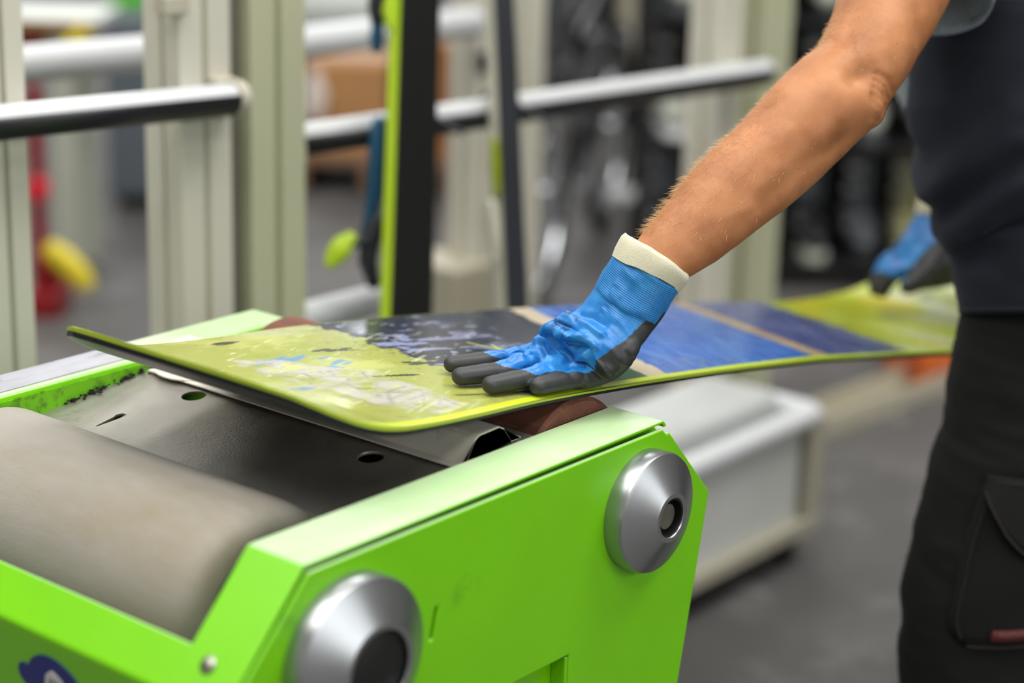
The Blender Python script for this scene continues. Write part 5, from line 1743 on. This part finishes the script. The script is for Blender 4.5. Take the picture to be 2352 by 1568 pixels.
# grey machine and pale column in the centre background
cabinet('cabinet', np.array((6.4094, 4.8227, 0.0000)) + E2 * 1.2 - E1 * 0.1, 0.17, 0.3, 0.9, M['darkgrey'], 'dark grey cabinet above the long white rail', 'cabinet', 2)
cabinet('cabinet', np.array((7.8278, 5.3576, 0.0000)), 0.3, 0.3, 1.2, M['beige'], 'tall beige cabinet behind the parked bikes', 'cabinet', 2)


# ================================================================ parked bicycles
def bicycle(label, framem, loc, yaw, lean=0.0):
    t_ = thing('bicycle', (0, 0, 0), label, 'bicycle', 'bicycles parked along the back')
    R_ = 0.335
    for x in (-0.51, 0.53):
        w_ = MB().torus((x, 0, R_), (0, 1, 0), R_ - 0.022, 0.022, 40, 10).build('wheel', M['tyre'], t_, smooth=True)
        MB().torus((x, 0, R_), (0, 1, 0), R_ - 0.047, 0.011, 40, 8).build('wheel_rim', M['chrome'], w_, smooth=True)
        MB().lathe([(0.004, -0.04), (0.018, -0.035), (0.012, -0.02), (0.012, 0.02), (0.018, 0.035), (0.004, 0.04)], (x, 0, R_), (0, 1, 0), 14).build('wheel_hub', M['chrome'], w_, smooth=True)
        sp_ = MB()
        for k in range(24):
            an = 2 * math.pi * k / 24
            sp_.tube([(x + 0.015 * math.cos(an + 1.2), 0.025 * (-1) ** k, R_ + 0.015 * math.sin(an + 1.2)), (x + (R_ - 0.05) * math.cos(an), 0, R_ + (R_ - 0.05) * math.sin(an))], 0.0015, 4)
        so_ = sp_.build('spokes', M['chrome'], w_)
        so_['kind'] = 'stuff'
        dsc = MB().lathe([(0.05, 0.0), (0.085, 0.0), (0.085, 0.003), (0.05, 0.003)], (x, -0.045, R_), (0, 1, 0), 28, closed=True).build('brake_disc', M['chrome'], w_)
    bb, seat, head, hd0 = (-0.08, 0, 0.30), (-0.24, 0, 0.78), (0.33, 0, 0.80), (0.36, 0, 0.66)
    f_ = MB()
    for p, q, r in ((bb, seat, 0.017), (bb, hd0, 0.024), ((-0.2, 0, 0.68), head, 0.02), (head, hd0, 0.025)):
        f_.tube([p, q], r, 12)
    for s_ in (-1, 1):
        f_.tube([bb, (-0.51, 0.055 * s_, 0.335)], 0.011, 8)
        f_.tube([(-0.2, 0, 0.68), (-0.51, 0.055 * s_, 0.335)], 0.009, 8)
    f_.build('frame', framem, t_, smooth=True, angle=60)
    fk = MB()
    for s_ in (-1, 1):
        fk.tube([(0.375, 0.06 * s_, 0.62), (0.53, 0.06 * s_, 0.335)], 0.017, 10)
    fk.tube([(0.375, -0.065, 0.63), (0.375, 0.065, 0.63)], 0.018, 10)
    fk.build('fork', M['bike_grey'], t_, smooth=True, angle=60)
    hbm = MB().tube([(0.33, -0.34, 0.93), (0.36, -0.12, 0.90), (0.36, 0.12, 0.90), (0.33, 0.34, 0.93)], 0.012, 10)
    hbm.tube([head, (0.36, 0, 0.90)], 0.014, 10)
    hbo_ = hbm.build('handlebar', M['bike_dark'], t_, smooth=True, angle=60)
    for s_ in (-1, 1):
        MB().tube([(0.335, 0.24 * s_, 0.918), (0.325, 0.37 * s_, 0.932)], 0.017, 10).build('grip', M['dark_rubber'], hbo_, smooth=True, angle=60)
    MB().loft([(-0.42, 0, 0.90), (-0.36, 0, 0.905), (-0.24, 0, 0.90), (-0.12, 0, 0.895)], [0.05, 0.072, 0.04, 0.018], [0.02, 0.026, 0.022, 0.015], ref=(0, 1, 0), n=16, dome=True).build('saddle', M['bike_dark'], t_, smooth=True)
    MB().tube([seat, (-0.27, 0, 0.89)], 0.014, 10).build('seat_post', M['chrome'], t_, smooth=True, angle=60)
    ck = MB().lathe([(0.03, -0.05), (0.085, -0.05), (0.088, -0.046), (0.03, -0.046)], bb, (0, 1, 0), 30, closed=True).build('chainring', M['chrome'], t_)
    MB().tube([bb, (0.07, -0.075, 0.22)], 0.010, 8).build('crank', M['bike_grey'], ck, smooth=True, angle=60)
    MB().tube([bb, (-0.23, 0.075, 0.38)], 0.010, 8).build('crank', M['bike_grey'], ck, smooth=True, angle=60)
    MB().box((0.03, -0.17, 0.208), (0.12, -0.085, 0.232)).build('pedal', M['bike_white'], ck, bevel=0.004)
    MB().box((-0.28, 0.085, 0.368), (-0.19, 0.17, 0.392)).build('pedal', M['bike_white'], ck, bevel=0.004)
    MB().loft([(0.02, 0, 0.40), (0.20, 0, 0.555)], [0.037, 0.037], n=18, dome=True).build('battery', M['bike_dark'], t_, smooth=True, angle=60)
    t_.location = loc
    t_.rotation_euler = (lean, 0, yaw)
    return t_


bicycle('dark bicycle parked behind the narrow dark ski, left of the boot rack', M['bike_dark'], (4.5995, 3.5067, 0.0000), YAW + 1.35, 0.03)
bicycle('grey-framed bicycle parked in the back, beyond the dark bicycle', M['bike_grey'], (5.7686, 4.4558, 0.0000), YAW + 1.3, -0.03)


# ================================================================ boot rack: the dark clutter beyond the forearm
rk = np.array((4.4268, 3.1243, 0.0000)) + E2 * 0.15
RW, RDP = 1.75, 0.36
rack = thing('boot_rack', tuple(rk), 'black shelf rack full of ski boots behind the forearm', 'shelf')
for a_ in (0.0, RW / 2, RW):
    for b_ in (0.0, RDP):
        MB().obox(rk + E1 * a_ + E2 * b_ + EZ * 0.70, E1 * 0.014, E2 * 0.014, EZ * 0.70).build('upright', M['bike_dark'], rack, bevel=0.002)
LV = (0.075, 0.425, 0.775, 1.125)
for z in LV:
    for b_ in (0.05, 0.14, 0.23, 0.32):
        MB().obox(rk + E1 * RW / 2 + E2 * b_ + EZ * (z - 0.008), E1 * RW / 2, E2 * 0.028, EZ * 0.007).build('shelf_slat', M['bike_dark'], rack)
MB().obox(rk + E1 * RW / 2 + E2 * (RDP + 0.02) + EZ * 0.70, E1 * RW / 2, E2 * 0.004, EZ * 0.70).build('back_sheet', M['rackback'], rack)


def ski_boot(loc, yaw, shellm, cuffm, solem, label):
    """stiff boot: sole, shell, hinged cuff, liner collar, four buckles"""
    t_ = thing('ski_boot', (0, 0, 0), label, 'boot', 'ski boots on the black rack')
    MB().prism([(-0.13, -0.034), (-0.05, -0.030), (0.06, -0.042), (0.15, -0.034), (0.165, -0.02), (0.165, 0.02), (0.15, 0.034), (0.06, 0.042), (-0.05, 0.030), (-0.13, 0.034)], 0.0, 0.028, axis=2).build('sole', solem, t_, bevel=0.004)
    MB().loft([(-0.115, 0, 0.075), (-0.06, 0, 0.09), (0.02, 0, 0.088), (0.09, 0, 0.068), (0.135, 0, 0.055)], [0.040, 0.044, 0.046, 0.046, 0.030], [0.045, 0.066, 0.064, 0.042, 0.027], ref=(0, 1, 0), n=18, dome=True).build('shell', shellm, t_, smooth=True)
    cf_ = MB().loft([(-0.07, 0, 0.10), (-0.055, 0, 0.17), (-0.035, 0, 0.25), (-0.02, 0, 0.305)], [0.072, 0.066, 0.066, 0.068], [0.050, 0.047, 0.050, 0.053], ref=(1, 0, 0), n=22).build('cuff', cuffm, t_, smooth=True, angle=50)
    MB().loft([(-0.022, 0, 0.29), (-0.015, 0, 0.33)], [0.058, 0.056], [0.045, 0.043], ref=(1, 0, 0), n=20).build('liner', M['bind_dark'], t_, smooth=True, angle=50)
    for (x, z) in ((0.075, 0.098), (0.03, 0.135), (0.028, 0.20), (0.045, 0.265)):
        bk_ = MB().obox((x, -0.030, z), (0.011, 0, -0.004), (0.004, 0.022, 0.0), (0.003, 0.0, 0.009)).build('buckle', M['chrome'], t_)
    t_.location = loc
    t_.rotation_euler = (0, 0, yaw)
    return t_


random.seed(8)
FY = math.atan2(-E2[1], -E2[0])
M['boot_olive'] = mat('boot_olive', '#8f8c62', 0.4)
for li, z in enumerate(LV[:3]):
    for k in range(12):
        lc = rk + E1 * (0.085 + 0.1437 * k) + E2 * 0.20 + EZ * z
        q = random.random()
        sh_ = M['bike_dark'] if q < 0.6 else M['darkgrey'] if q < 0.9 else M['palegrey']
        cu_ = M['bike_dark'] if random.random() < 0.65 else M['darkgrey']
        so_ = random.choice([M['palegrey'], M['darkgrey'], M['bike_white'], M['bike_dark']])
        nth = ('leftmost', 'second', 'third', 'fourth', 'fifth', 'sixth', 'seventh', 'eighth', 'ninth', 'tenth', 'eleventh', 'rightmost')[k]
        col_ = {id(M['bike_dark']): 'black', id(M['darkgrey']): 'dark grey', id(M['palegrey']): 'pale grey'}[id(sh_)]
        if (k, li) == (0, 1):
            col_ = 'pale-soled grey'
            sh_, so_ = M['palegrey'], M['bike_white']
        if (k, li) == (1, 1):
            cu_, col_ = M['orange'], 'orange-cuffed'
        if (k, li) == (5, 0):
            sh_, cu_, col_ = M['boot_olive'], M['boot_olive'], 'olive'
        if (k, li) == (2, 2):
            cu_, col_ = M['bottle_yellow'], 'yellow-cuffed'
        lb_ = col_ + ' ski boot, ' + nth + (' on the ' if k in (0, 11) else ' from the left on the ') + ('bottom', 'middle', 'upper')[li] + ' shelf of the black rack'
        ski_boot(tuple(lc), FY + random.uniform(-0.12, 0.12), sh_, cu_, so_, lb_)
